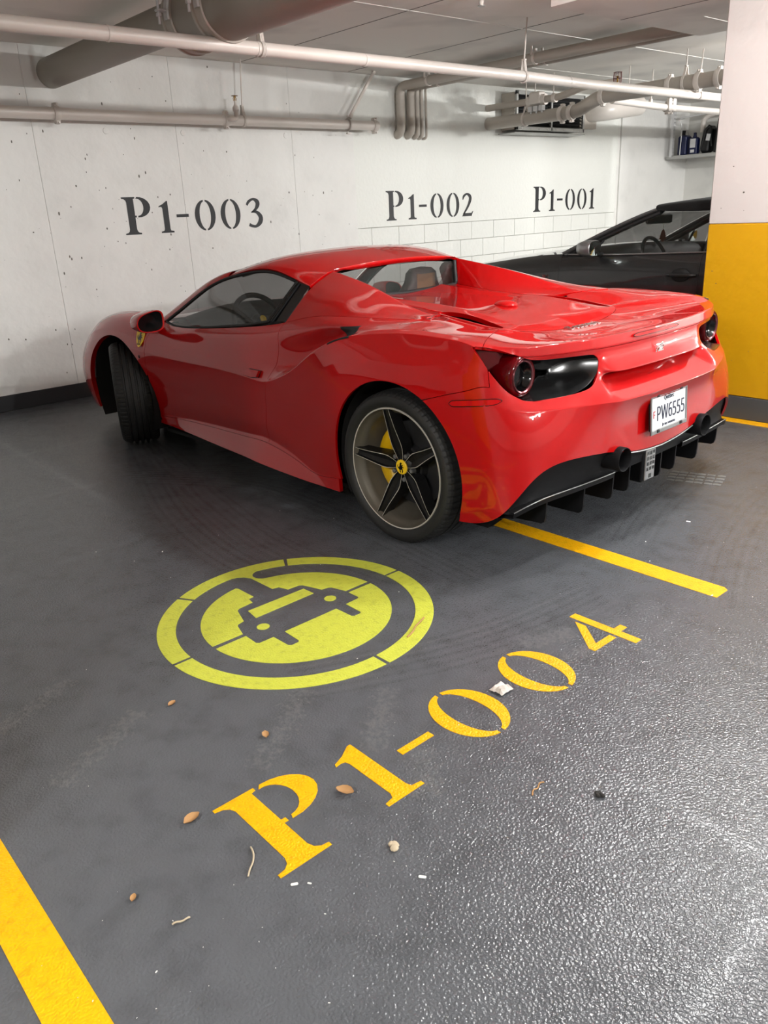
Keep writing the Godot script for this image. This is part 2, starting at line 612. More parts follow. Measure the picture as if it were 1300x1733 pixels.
func column(at: Vector3, size: Vector3, called: String, label: String) -> void:
	var o := thing(called, label, "column", at)
	o.set_meta("kind", "structure")
	part("white_shaft", box_geo(Vector3(0, 1.233, 0), Vector3(size.x, 2.72, size.z), 0.008), M.column_white, o)
	part("yellow_shaft", box_geo(Vector3(-0.0006, 0.150, -0.0006), Vector3(size.x + 0.0006, 1.234, size.z + 0.0006), 0.008), M.column_yellow, o)
	part("dark_foot", box_geo(Vector3(-0.003, 0, -0.003), Vector3(size.x + 0.003, 0.151, size.z + 0.003), 0.006), M.dark_base_paint, o)
	var g := Geo.new()
	for k in 34:
		var r := 0.0015 + 0.0045 * pow(rng.randf(), 3.0)
		g.ball(Vector3(-0.0012, rng.randf_range(0.2, 2.6), rng.randf_range(0.04, size.z - 0.04)), Vector3(0.0012, r, r * 1.2), 8)
	var pt := part("pinholes", g, M.pit, o)
	pt.set_meta("kind", "stuff")


func ceiling_lamp(at: Vector3, along_z: bool, power: float, label: String) -> void:
	var o := thing("ceiling_light", label, "ceiling light", at)
	if not along_z:
		o.rotation.y = PI / 2
	part("housing", box_geo(Vector3(-0.09, -0.19, -0.64), Vector3(0.09, -0.12, 0.64), 0.01), M.clamp_paint, o)
	for z in [-0.45, 0.45]:
		part("rod", box_geo(Vector3(-0.006, -0.125, z - 0.006), Vector3(0.006, 0.0, z + 0.006)), M.clamp_paint, o)
	part("lamp_diffuser", box_geo(Vector3(-0.075, -0.23, -0.61), Vector3(0.075, -0.188, 0.61), 0.012), M.lamp_glow, o)
	for k in 2:
		var l := OmniLight3D.new()
		l.name = "lamp_light"
		l.position = Vector3(0, -0.29, -0.3 + 0.6 * k)
		l.light_color = Color(0.99, 0.99, 0.985)
		l.light_energy = LAMP_ENERGY * power
		l.light_size = 0.05
		l.omni_range = 30.0
		l.omni_attenuation = 2.0
		l.shadow_enabled = true
		o.add_child(l, true)


# ---------------------------------------------------------------- painted markings
func ribbon(pts: Array) -> PackedVector2Array:
	# pts: [x, y, width]; a stroke of changing width, smoothed
	var c := []
	for k in pts.size() - 1:
		var a: Array = pts[maxi(k - 1, 0)]
		var b: Array = pts[k]
		var d: Array = pts[k + 1]
		var e: Array = pts[mini(k + 2, pts.size() - 1)]
		for s in 5:
			var u := s / 5.0
			var q := Vector3(b[0], b[1], b[2]).cubic_interpolate(Vector3(d[0], d[1], d[2]), Vector3(a[0], a[1], a[2]), Vector3(e[0], e[1], e[2]), u)
			c.append(q)
	var l: Array = pts[-1]
	c.append(Vector3(l[0], l[1], l[2]))
	var left := []
	var right := []
	for k in c.size():
		var d: Vector3 = c[mini(k + 1, c.size() - 1)] - c[maxi(k - 1, 0)]
		var nn: Vector2 = Vector2(-d.y, d.x).normalized() * c[k].z / 2.0
		left.append(Vector2(c[k].x, c[k].y) + nn)
		right.append(Vector2(c[k].x, c[k].y) - nn)
	right.reverse()
	return PackedVector2Array(left + right)


func glyph(ch: String) -> Array:
	match ch:
		"P":
			var bowl := []
			for k in 13:
				var a := lerpf(92.0, -96.0, k / 12.0)
				bowl.append(Vector2(0.145 + 0.113 * cos(deg_to_rad(a)), 0.222 + 0.083 * sin(deg_to_rad(a))))
			for k in 13:
				var a := lerpf(-90.0, 98.0, k / 12.0)
				bowl.append(Vector2(0.138 + 0.056 * cos(deg_to_rad(a)), 0.222 + 0.069 * sin(deg_to_rad(a))))
			return [P2([0, 0.305, 0, 0.293, 0.022, 0.289, 0.036, 0.278, 0.042, 0.262, 0.042, 0.045, 0.036, 0.026, 0.022, 0.015, 0.0, 0.012, 0.0, 0.0, 0.148, 0.0, 0.148, 0.012, 0.128, 0.015, 0.114, 0.026, 0.108, 0.045, 0.108, 0.140, 0.121, 0.140, 0.121, 0.155, 0.108, 0.155, 0.108, 0.290, 0.122, 0.293, 0.122, 0.305]), PackedVector2Array(bowl)]
		"1":
			return [P2([0.0, 0.215, 0.004, 0.226, 0.04, 0.240, 0.078, 0.265, 0.09, 0.265, 0.09, 0.034, 0.095, 0.018, 0.125, 0.013, 0.125, 0.0, 0.0, 0.0, 0.0, 0.013, 0.028, 0.018, 0.035, 0.034, 0.035, 0.2, 0.031, 0.214, 0.018, 0.218])]
		"-":
			return [P2([0, 0.126, 0.122, 0.126, 0.122, 0.151, 0, 0.151])]
		"0":
			var out := []
			for s in [-1.0, 1.0]:
				var p := []
				for k in 17:
					var a := lerpf(-85.0, 85.0, k / 16.0)
					p.append(Vector2(0.107 + s * 0.107 * cos(deg_to_rad(a)), 0.133 + 0.133 * sin(deg_to_rad(a))))
				for k in 17:
					var a := lerpf(81.0, -81.0, k / 16.0)
					p.append(Vector2(0.107 + s * 0.058 * cos(deg_to_rad(a)), 0.133 + 0.120 * sin(deg_to_rad(a))))
				out.append(PackedVector2Array(p))
			return out
		"2":
			return [ribbon([[0.018, 0.185, 0.012], [0.032, 0.222, 0.03], [0.085, 0.247, 0.022], [0.138, 0.222, 0.044], [0.142, 0.178, 0.044], [0.10, 0.105, 0.032], [0.022, 0.018, 0.02]]), P2([0.0, 0.0, 0.168, 0.0, 0.196, 0.056, 0.186, 0.056, 0.166, 0.036, 0.035, 0.036])]
		"3":
			return [ribbon([[0.008, 0.205, 0.02], [0.03, 0.236, 0.026], [0.082, 0.258, 0.022], [0.125, 0.235, 0.044], [0.128, 0.205, 0.044], [0.102, 0.168, 0.026], [0.052, 0.14, 0.008]]), ribbon([[0.052, 0.142, 0.008], [0.108, 0.142, 0.028], [0.152, 0.098, 0.046], [0.142, 0.05, 0.046], [0.095, 0.014, 0.026], [0.05, 0.018, 0.026], [0.018, 0.032, 0.03]])]
		"4":
			return [P2([0.138, 0.0, 0.173, 0.0, 0.173, 0.081, 0.212, 0.081, 0.212, 0.109, 0.173, 0.109, 0.173, 0.272, 0.138, 0.272]), P2([0.122, 0.236, 0.122, 0.19, 0.045, 0.095, 0.125, 0.095, 0.125, 0.068, 0.0, 0.068, 0.0, 0.092])]
	return []


func bay_number(text: String, xs: Array, xf: Transform3D, m: Material, label: String, depth := 0.0014) -> void:
	var o := thing("bay_number", label, "painted number", xf.origin)
	o.basis = xf.basis
	for k in text.length():
		var g := Geo.new()
		for p in glyph(text[k]):
			g.prism(p, depth, Transform3D(Basis(), Vector3(xs[k], 0, 0)))
		part({"P": "letter", "-": "dash"}.get(text[k], "digit"), g, m, o)


func arc(r: float, a0: float, a1: float, steps := 32, cx := 0.0, cy := 0.0) -> Array:
	var out := []
	for k in steps + 1:
		var a := deg_to_rad(lerpf(a0, a1, float(k) / steps))
		out.append(Vector2(cx + r * cos(a), cy + r * sin(a)))
	return out


func build_markings() -> void:
	var wall := func(x): return Transform3D(Basis(), Vector3(x, 1.312, -6.9496))
	bay_number("P1-003", [0, 0.337, 0.502, 0.687, 0.957, 1.243], wall.call(3.193), M.paint_black, "black stencilled P1-003 on the cast wall above the red car's nose")
	bay_number("P1-002", [0, 0.331, 0.498, 0.679, 0.945, 1.205], Transform3D(Basis(), Vector3(6.229, 1.304, -6.9546)), M.paint_black, "black stencilled P1-002 on the smooth wall in the middle")
	bay_number("P1-001", [0, 0.331, 0.498, 0.679, 0.945, 1.225], Transform3D(Basis(), Vector3(8.772, 1.306, -6.9546)), M.paint_black, "black stencilled P1-001 on the wall above the black car's bonnet")
	var flat := Basis(Vector3.RIGHT, Vector3.FORWARD, Vector3.UP)
	bay_number("P1-004", [0, 0.332, 0.497, 0.665, 0.985, 1.322], Transform3D(flat, Vector3(0.712, 0.0, -1.248)), M.paint_amber, "amber stencilled P1-004 on the floor in front of the charging sign", 0.0012)

	# bay lines
	var gl := Geo.new()
	gl.prism(P2([0.181, -7.0, 0.282, -7.0, 0.282, 1.2, 0.181, 1.2]), 0.0012, Transform3D(Basis(Vector3.RIGHT, Vector3.BACK, Vector3.DOWN), Vector3(0, 0.0012, 0)))
	solid("bay_line", "amber bay line running out of the picture at the bottom left corner", "painted line", gl, M.paint_amber)
	gl = Geo.new()
	gl.prism(P2([2.667, -6.9, 2.768, -6.9, 2.768, -1.236, 2.752, -1.216, 2.667, -1.216]), 0.0012, Transform3D(Basis(Vector3.RIGHT, Vector3.BACK, Vector3.DOWN), Vector3(0, 0.0012, 0)))
	solid("bay_line", "amber bay line passing under the red car's rear corner", "painted line", gl, M.paint_amber)
	gl = Geo.new()
	gl.prism(P2([5.10, -6.9, 5.198, -6.9, 5.198, -1.2, 5.10, -1.2]), 0.0012, Transform3D(Basis(Vector3.RIGHT, Vector3.BACK, Vector3.DOWN), Vector3(0, 0.0012, 0)))
	solid("bay_line", "amber bay line along the foot of the yellow column", "painted line", gl, M.paint_amber)

	# the charging sign: a ring, and a disc that leaves a plugged car bare
	var o := thing("charging_sign", "lime painted round charging sign with a plugged car on the floor", "floor sign", Vector3(1.4995, 0, -2.2746))
	var xf := Transform3D(flat.scaled(Vector3.ONE * 0.517), Vector3.ZERO)
	var dp := 0.0012 / 0.517
	var gaps := [-90.0, 0.0, 60.0, 120.0, 180.0, 270.0]
	for k in gaps.size() - 1:
		var g := Geo.new()
		var a: float = gaps[k] + 0.8
		var b: float = gaps[k + 1] - 0.8
		g.prism(PackedVector2Array(arc(1.0, a, b) + arc(0.868, b, a)), dp, xf)
		part("ring_segment", g, M.paint_lime, o)
	var low := Geo.new()
	low.prism(PackedVector2Array(arc(0.695, -1.6, -178.2, 40) + [Vector2(-0.453, -0.02), Vector2(-0.456, -0.155), Vector2(-0.44, -0.172), Vector2(-0.325, -0.172), Vector2(-0.318, -0.34), Vector2(-0.302, -0.356), Vector2(-0.246, -0.356), Vector2(-0.23, -0.34), Vector2(-0.225, -0.165), Vector2(0.24, -0.16), Vector2(0.246, -0.33), Vector2(0.262, -0.345), Vector2(0.316, -0.345), Vector2(0.332, -0.33), Vector2(0.336, -0.155), Vector2(0.46, -0.148), Vector2(0.476, -0.132), Vector2(0.474, -0.018)]), dp, xf)
	part("disc_piece", low, M.paint_lime, o)
	var ul := Geo.new()
	ul.prism(PackedVector2Array(arc(0.695, 178.2, 98.0, 20) + [Vector2(-0.085, 0.668), Vector2(-0.078, 0.462), Vector2(-0.125, 0.456), Vector2(-0.138, 0.384), Vector2(-0.262, 0.372), Vector2(-0.29, 0.352), Vector2(-0.345, 0.178), Vector2(-0.40, 0.165), Vector2(-0.416, 0.148), Vector2(-0.453, 0.02)]), dp, xf)
	part("disc_piece", ul, M.paint_lime, o)
	var ur := Geo.new()
	ur.prism(PackedVector2Array(arc(0.695, 1.6, 72.0, 20) + arc(0.087, -104.0, -282.0, 12, 0.205, 0.756) + arc(0.875, 80.0, 93.0, 6) + [Vector2(0.02, 0.855), Vector2(0.06, 0.82), Vector2(0.09, 0.76), Vector2(0.10, 0.47), Vector2(0.153, 0.458), Vector2(0.18, 0.37), Vector2(0.28, 0.366), Vector2(0.304, 0.348), Vector2(0.36, 0.176), Vector2(0.42, 0.164), Vector2(0.438, 0.146), Vector2(0.474, 0.018)]), dp, xf)
	part("disc_piece", ur, M.paint_lime, o)
	var win := Geo.new()
	win.prism(P2([-0.236, 0.292, 0.272, 0.29, 0.278, 0.168, -0.256, 0.155]), dp, xf)
	part("windscreen_mark", win, M.paint_lime, o)
	for x in [-0.292, 0.313]:
		var hl := Geo.new()
		hl.prism(PackedVector2Array(arc(0.046, 0, 345, 22, x, 0.006)), dp, xf)
		part("headlamp_mark", hl, M.paint_lime, o)


# ---------------------------------------------------------------- smooth body surfaces
func spline_line(p: Array, dup: Array, sub: int) -> Array:
	# uniform cubic B-spline through (nearly) the given points; doubled points keep a tight bend
	var q := []
	var m := p.size()
	for k in m:
		if k == 0 or k == m - 1 or dup[k] or dup[maxi(k - 1, 0)] or dup[mini(k + 1, m - 1)]:
			q.append(p[k])
		else:
			q.append(p[k] - (p[k - 1] - 2.0 * p[k] + p[k + 1]) * 0.12)
	var e := [2.0 * q[0] - q[1]] + q + [2.0 * q[m - 1] - q[m - 2]]
	var out := []
	for k in m - 1:
		for s in sub:
			var t := float(s) / sub
			var a := (1.0 - t) * (1.0 - t) * (1.0 - t) / 6.0
			var b := (3.0 * t * t * t - 6.0 * t * t + 4.0) / 6.0
			var c := (-3.0 * t * t * t + 3.0 * t * t + 3.0 * t + 1.0) / 6.0
			var d := t * t * t / 6.0
			out.append(e[k] * a + e[k + 1] * b + e[k + 2] * c + e[k + 3] * d)
	out.append(p[m - 1])
	return out


func no_dup(m: int) -> Array:
	var a := []
	a.resize(m)
	a.fill(false)
	return a


# net[row][col] -> fine grid of points, sub_r x sub_c cells per net cell
func surface(net: Array, sub_r: int, sub_c: int, dup_rows := [], dup_cols := []) -> Array:
	var R := net.size()
	var C: int = net[0].size()
	var dr := no_dup(R)
	var dc := no_dup(C)
	for k in dup_rows:
		dr[k] = true
	for k in dup_cols:
		dc[k] = true
	var rows := []
	for r in R:
		rows.append(spline_line(net[r], dc, sub_c))
	var fine := []
	for r in (R - 1) * sub_r + 1:
		fine.append([])
	for k in rows[0].size():
		var colp := []
		for r in R:
			colp.append(rows[r][k])
		var f := spline_line(colp, dr, sub_r)
		for r in f.size():
			fine[r].append(f[r])
	return fine


func grid_normals(p: Array, outward: Callable) -> Array:
	var R := p.size()
	var C: int = p[0].size()
	var out := []
	var score := 0.0
	for r in R:
		var row := []
		for k in C:
			var du: Vector3 = p[mini(r + 1, R - 1)][k] - p[maxi(r - 1, 0)][k]
			var dv: Vector3 = p[r][mini(k + 1, C - 1)] - p[r][maxi(k - 1, 0)]
			var nn := du.cross(dv)
			nn = nn.normalized() if nn.length() > 1e-12 else Vector3.UP
			row.append(nn)
			score += nn.dot(outward.call(p[r][k]))
		out.append(row)
	if score < 0.0:
		for r in R:
			for k in C:
				out[r][k] = -out[r][k]
	return out


# a sheet-metal panel cut out of a fine grid: rects of fine cells [r0, c0, r1, c1], cut by functions (negative = removed),
# with its free edges pulled back by gap and turned inwards by fold
func panel(p: Array, nrm: Array, rects: Array, cuts := [], gap := 0.0021, fold := 0.014) -> Geo:
	var id := {}
	var v := []
	var n := []
	var tris := []
	var C: int = p[0].size()
	for rc in rects:
		for r in range(rc[0], rc[2]):
			for k in range(rc[1], rc[3]):
				var q := []
				for cc in [[r, k], [r, k + 1], [r + 1, k + 1], [r + 1, k]]:
					var key: int = cc[0] * C + cc[1]
					if not id.has(key):
						id[key] = v.size()
						v.append(p[cc[0]][cc[1]])
						n.append(nrm[cc[0]][cc[1]])
					q.append(id[key])
				tris.append([q[0], q[1], q[2]])
				tris.append([q[0], q[2], q[3]])
	for cut in cuts:
		var f := []
		for x in v:
			f.append(cut.call(x))
		var best := {}
		for t in tris:
			for e in 3:
				var a: int = t[e]
				var b: int = t[(e + 1) % 3]
				if (f[a] < 0.0) != (f[b] < 0.0):
					var u: float = f[a] / (f[a] - f[b])
					var w: int = a if u < 0.5 else b
					var d := minf(u, 1.0 - u)
					if not best.has(w) or d < best[w][0]:
						best[w] = [d, v[a].lerp(v[b], u), n[a].lerp(n[b], u).normalized()]
		for w in best:
			v[w] = best[w][1]
			n[w] = best[w][2]
			f[w] = 0.0
		var kept := []
		for t in tris:
			var s: float = f[t[0]] + f[t[1]] + f[t[2]]
			if absf(s) < 1e-9:
				s = cut.call((v[t[0]] + v[t[1]] + v[t[2]]) / 3.0)
			if s > 0.0:
				kept.append(t)
		tris = kept
	# free edges
	var count := {}
	for t in tris:
		for e in 3:
			var a: int = t[e]
			var b: int = t[(e + 1) % 3]
			var key := Vector2i(mini(a, b), maxi(a, b))
			count[key] = count.get(key, 0) + 1
	var inward := {}
	var edges := []
	for t in tris:
		for e in 3:
			var a: int = t[e]
			var b: int = t[(e + 1) % 3]
			if count[Vector2i(mini(a, b), maxi(a, b))] == 1:
				if absf(v[a].x) < 1e-4 and absf(v[b].x) < 1e-4:
					continue
				edges.append([a, b])
				var o: Vector3 = v[t[(e + 2) % 3]]
				var d: Vector3 = (v[b] - v[a]).normalized()
				var w: Vector3 = o - v[a]
				w = (w - d * w.dot(d)).normalized()
				for x in [a, b]:
					inward[x] = inward.get(x, Vector3.ZERO) + w
	for x in inward:
		if inward[x].length() > 0.2:
			v[x] += inward[x].normalized() * gap
	var g := Geo.new()
	var used := {}
	for t in tris:
		for x in t:
			if not used.has(x):
				used[x] = g.v.size()
				g.v.append(v[x])
				g.n.append(n[x])
			g.i.append(used[x])
	for e in edges:
		var a: Vector3 = v[e[0]]
		var b: Vector3 = v[e[1]]
		var na: Vector3 = n[e[0]]
		var nb: Vector3 = n[e[1]]
		# a small rolled edge, then the fold
		var wa: Vector3 = -inward[e[0]].normalized()
		var wb: Vector3 = -inward[e[1]].normalized()
		var s := g.v.size()
		var ra := minf(0.0012, gap * 0.7)
		g.v.append_array([a, b, b + wb * ra - nb * ra, a + wa * ra - na * ra])
		g.n.append_array([na, nb, wb, wa])
		g.i.append_array([s, s + 1, s + 2, s, s + 2, s + 3])
		g.v.append_array([b + wb * ra - nb * ra, a + wa * ra - na * ra, a + wa * ra - na * fold, b + wb * ra - nb * fold])
		g.n.append_array([wb, wa, wa, wb])
		g.i.append_array([s + 4, s + 5, s + 6, s + 4, s + 6, s + 7])
	return g


func poly_side(poly: PackedVector2Array, q: Vector2) -> float:
	# signed distance to a polygon, negative inside
	var best := 1e9
	for k in poly.size():
		var c := Geometry2D.get_closest_point_to_segment(q, poly[k], poly[(k + 1) % poly.size()])
		best = minf(best, c.distance_squared_to(q))
	return sqrt(best) * (-1.0 if Geometry2D.is_point_in_polygon(q, poly) else 1.0)


func smooth_loop(p: PackedVector2Array, sub := 4) -> PackedVector2Array:
	var out := PackedVector2Array()
	var m := p.size()
	for k in m:
		for s in sub:
			out.append(p[k].cubic_interpolate(p[(k + 1) % m], p[(k - 1 + m) % m], p[(k + 2) % m], float(s) / sub))
	return out


func V(a: Array) -> Array:
	var out := []
	for k in range(0, a.size(), 3):
		out.append(Vector3(-a[k], a[k + 1], a[k + 2]))
	return out


func resample(pts: Array, m: int) -> Array:
	# pts at even parameters -> m points at even parameters along a smooth curve
	var out := []
	for k in m:
		var t := float(k) / (m - 1) * (pts.size() - 1)
		var a := mini(int(t), pts.size() - 2)
		var b: Vector3 = pts[a]
		var c: Vector3 = pts[a + 1]
		var pre: Vector3 = pts[a - 1] if a > 0 else 2.0 * b - c
		var post: Vector3 = pts[a + 2] if a + 2 < pts.size() else 2.0 * c - b
		out.append(b.cubic_interpolate(c, pre, post, t - a))
	return out


# ---------------------------------------------------------------- the red car
# its own axes: x to its right, y up, z to its tail; the rear axle is at z = 0
const DOUBLED := [1, 2, 6, 7, 9, 10, 11, 12, 14, 15, 16, 17]
const REAR_ARCH := [0.035, 0.347, 0.393]
const FRONT_ARCH := [-2.615, 0.338, 0.392]
const LIGHT_HOLE := [0.922, 0.909, 0.897, 0.909, 0.865, 0.899, 0.828, 0.881, 0.785, 0.863, 0.753, 0.849, 0.69, 0.842, 0.613, 0.840, 0.47, 0.834, 0.437, 0.824, 0.425, 0.806, 0.446, 0.756, 0.50, 0.722, 0.56, 0.708, 0.635, 0.702, 0.721, 0.700, 0.80, 0.702, 0.837, 0.722, 0.862, 0.745, 0.889, 0.794, 0.910, 0.852]


func red_car_net() -> Array:
	# every column runs from the lower edge (L0) up over 10 side points (or 6 that are resampled) to 4 upper points
	var short := [
		[0, .14, -3.60, 0, .20, -3.64, 0, .27, -3.665, 0, .34, -3.67, 0, .41, -3.655, 0, .47, -3.62, 0, .52, -3.56, 0, .555, -3.49, 0, .59, -3.40, 0, .62, -3.32, 0, .65, -3.22],
		[.4, .14, -3.58, .4, .20, -3.62, .4, .27, -3.645, .4, .34, -3.65, .4, .41, -3.635, .4, .47, -3.60, .4, .52, -3.54, .4, .555, -3.47, .4, .59, -3.38, .4, .625, -3.30, .4, .655, -3.2],
		[.69, .15, -3.46, .70, .21, -3.49, .71, .28, -3.51, .71, .35, -3.51, .71, .43, -3.49, .71, .50, -3.45, .70, .56, -3.40, .69, .60, -3.35, .67, .635, -3.30, .64, .66, -3.25, .61, .685, -3.18],
		[.83, .19, -3.30, .85, .25, -3.32, .865, .33, -3.34, .875, .41, -3.34, .872, .49, -3.325, .862, .56, -3.295, .845, .62, -3.26, .825, .66, -3.235, .80, .69, -3.21, .77, .715, -3.185, .73, .735, -3.15],
		[.92, .20, -3.08, .935, .27, -3.08, .945, .35, -3.08, .95, .43, -3.08, .947, .51, -3.075, .938, .58, -3.07, .922, .64, -3.06, .90, .69, -3.055, .87, .733, -3.05, .83, .764, -3.045, .77, .785, -3.04],
		[.94, .20, -2.87, .95, .28, -2.87, .958, .36, -2.87, .962, .45, -2.87, .96, .54, -2.87, .952, .62, -2.865, .94, .685, -2.86, .92, .752, -2.86, .886, .80, -2.86, .843, .829, -2.86, .77, .845, -2.86],
		[.945, .20, -2.62, .955, .28, -2.62, .96, .37, -2.62, .964, .46, -2.62, .962, .55, -2.62, .956, .63, -2.62, .947, .70, -2.62, .932, .768, -2.62, .902, .822, -2.62, .855, .855, -2.62, .78, .868, -2.62],
		[.92, .20, -2.40, .935, .28, -2.40, .942, .37, -2.40, .948, .46, -2.40, .95, .54, -2.40, .948, .61, -2.40, .943, .67, -2.39, .93, .745, -2.38, .905, .81, -2.37, .862, .85, -2.36, .79, .873, -2.35],
		[.86, .185, -2.22, .878, .25, -2.235, .893, .34, -2.245, .908, .43, -2.25, .922, .51, -2.245, .930, .585, -2.235, .932, .66, -2.225, .92, .725, -2.205, .893, .775, -2.185, .852, .808, -2.16, .80, .825, -2.13],
		[.885, .185, -1.90, .850, .262, -1.90, .872, .34, -1.90, .882, .43, -1.90, .895, .505, -1.90, .904, .57, -1.90, .906, .635, -1.90, .90, .695, -1.90, .885, .745, -1.90, .862, .785, -1.90, .828, .812, -1.90],
		[.915, .178, -1.50, .852, .272, -1.50, .873, .345, -1.50, .882, .42, -1.50, .889, .49, -1.50, .894, .56, -1.50, .896, .63, -1.50, .886, .70, -1.50, .874, .755, -1.50, .858, .80, -1.50, .828, .838, -1.50],
		[.935, .170, -1.15, .862, .282, -1.15, .881, .35, -1.15, .887, .42, -1.15, .891, .49, -1.15, .894, .555, -1.15, .894, .615, -1.15, .876, .69, -1.15, .865, .755, -1.14, .855, .82, -1.13, .822, .872, -1.12],
		[.942, .164, -1.06, .868, .288, -1.05, .889, .355, -1.04, .894, .43, -1.02, .898, .50, -1.005, .90, .56, -0.995, .90, .605, -.975, .868, .70, -.905, .853, .788, -.88, .852, .858, -.89, .812, .905, -.875],
		[.955, .157, -.70, .898, .25, -.76, .912, .355, -.74, .92, .45, -.715, .93, .54, -.70, .938, .63, -.69, .945, .70, -.685, .850, .712, -.69, .832, .805, -.69, .866, .885, -.69, .80, .945, -.68],
		[.955, .156, -.50, .935, .20, -.56, .94, .37, -.53, .948, .49, -.51, .957, .60, -.505, .962, .71, -.505, .964, .80, -.515, .835, .800, -.50, .815, .868, -.50, .866, .913, -.51, .80, .957, -.50],
		[.957, .156, -.35, .955, .24, -.35, .962, .38, -.35, .97, .52, -.35, .974, .66, -.35, .972, .78, -.355, .963, .868, -.36, .845, .852, -.36, .825, .895, -.36, .874, .922, -.385, .795, .962, -.35],
		[.960, .160, -.22, .965, .24, -.22, .972, .38, -.22, .979, .54, -.22, .981, .70, -.225, .972, .825, -.23, .947, .902, -.25, .918, .912, -.25, .892, .925, -.255, .870, .934, -.265, .79, .963, -.20],
		[.960, .170, 0, .970, .25, 0, .98, .40, 0, .986, .56, 0, .986, .70, 0, .972, .83, 0, .928, .930, 0, .895, .943, 0, .85, .951, .005, .79, .957, .015, .70, .96, .03],
		[.960, .175, .10, .970, .25, .10, .98, .40, .10, .986, .57, .10, .985, .70, .10, .970, .83, .10, .924, .935, .10, .885, .944, .095, .80, .95, .075, .65, .953, .03, .45, .943, -.14],
		[.958, .180, .19, .968, .25, .19, .978, .40, .19, .984, .575, .19, .981, .70, .19, .964, .83, .19, .920, .936, .185, .875, .943, .18, .78, .942, .17, .64, .930, .165, .47, .907, .165],
		[.945, .190, .38, .957, .23, .39, .966, .41, .38, .970, .61, .37, .963, .755, .36, .945, .85, .35, .918, .930, .335, .878, .936, .32, .78, .935, .29, .63, .922, .25, .465, .905, .185],
		[.932, .198, .48, .944, .26, .49, .953, .43, .48, .954, .63, .465, .942, .775, .45, .930, .855, .43, .918, .922, .42, .880, .928, .39, .78, .930, .35, .63, .92, .285, .462, .905, .20],
		[.925, .262, .62, .930, .32, .605, .937, .47, .58, .930, .66, .55, .908, .80, .525, .908, .86, .512, .917, .905, .495, .875, .918, .47, .78, .924, .41, .63, .917, .32, .46, .905, .212],
	]
	var cols := []
	for s in short:
		var p := V(s)
		cols.append([p[0]] + resample(p.slice(1, 7), 10) + p.slice(7, 11))
	var long := [
		[.82, .430, .70, .825, .458, .698, .83, .50, .693, .833, .55, .685, .833, .61, .668, .828, .665, .645, .822, .71, .613, .82, .755, .587, .82, .80, .57, .815, .838, .568, .808, .868, .573, .81, .899, .570, .77, .908, .50, .62, .905, .38, .43, .898, .245],
		[.64, .450, .74, .64, .475, .741, .64, .51, .741, .64, .56, .738, .64, .615, .733, .64, .660, .727, .64, .70, .69, .64, .75, .657, .64, .80, .64, .638, .838, .643, .635, .862, .660, .635, .901, .652, .60, .897, .55, .50, .89, .42, .37, .888, .275],
		[.49, .440, .763, .49, .465, .764, .49, .50, .764, .49, .56, .765, .49, .622, .769, .49, .654, .775, .49, .690, .755, .49, .73, .718, .49, .785, .682, .49, .832, .676, .49, .860, .688, .49, .899, .682, .45, .892, .58, .38, .88, .44, .31, .881, .29],
		[.448, .436, .767, .448, .461, .768, .448, .50, .768, .448, .56, .769, .448, .624, .778, .448, .652, .788, .440, .690, .758, .420, .732, .716, .415, .768, .708, .430, .826, .686, .448, .859, .692, .448, .897, .685, .415, .890, .582, .35, .877, .442, .28, .878, .296],
		[.405, .430, .770, .405, .452, .770, .405, .495, .768, .405, .56, .770, .405, .626, .788, .405, .650, .799, .388, .690, .742, .368, .738, .668, .372, .758, .740, .385, .818, .694, .405, .858, .697, .405, .896, .688, .375, .888, .586, .31, .875, .446, .25, .875, .302],
		[.29, .405, .772, .29, .435, .770, .29, .49, .768, .29, .56, .768, .29, .628, .794, .29, .647, .807, .29, .690, .740, .29, .738, .655, .29, .753, .752, .29, .808, .700, .29, .857, .703, .29, .893, .694, .27, .885, .59, .23, .868, .455, .18, .870, .308],
		[.15, .385, .775, .15, .42, .772, .15, .485, .768, .15, .56, .768, .15, .628, .798, .15, .646, .812, .15, .690, .745, .15, .738, .655, .15, .753, .758, .15, .810, .706, .15, .856, .709, .15, .892, .700, .14, .883, .60, .12, .866, .465, .09, .867, .316],
		[0, .378, .776, 0, .415, .773, 0, .485, .769, 0, .56, .769, 0, .628, .80, 0, .646, .814, 0, .690, .747, 0, .738, .655, 0, .753, .76, 0, .811, .709, 0, .856, .712, 0, .892, .703, 0, .883, .603, 0, .866, .47, 0, .866, .32],
	]
	for s in long:
		cols.append(V(s))
	# transpose; rows with a tight edge are doubled
	var net := []
	for r in 15:
		var row := []
		for c in cols:
			row.append(c[r])
		net.append(row)
		if r in [1, 5, 7, 8, 10, 11]:
			net.append(row.duplicate())
	return net


func both(g: Geo) -> Geo:
	g.add(g.mirrored())
	return g


func pair(called: String, g: Geo, m: Material, parent: Node3D, label := "") -> Array:
	var a := part(called, g, m, parent)
	var b := part(called, g.mirrored(), m, parent)
	if label != "":
		a.set_meta("label", label)
		b.set_meta("label", label)
	return [a, b]


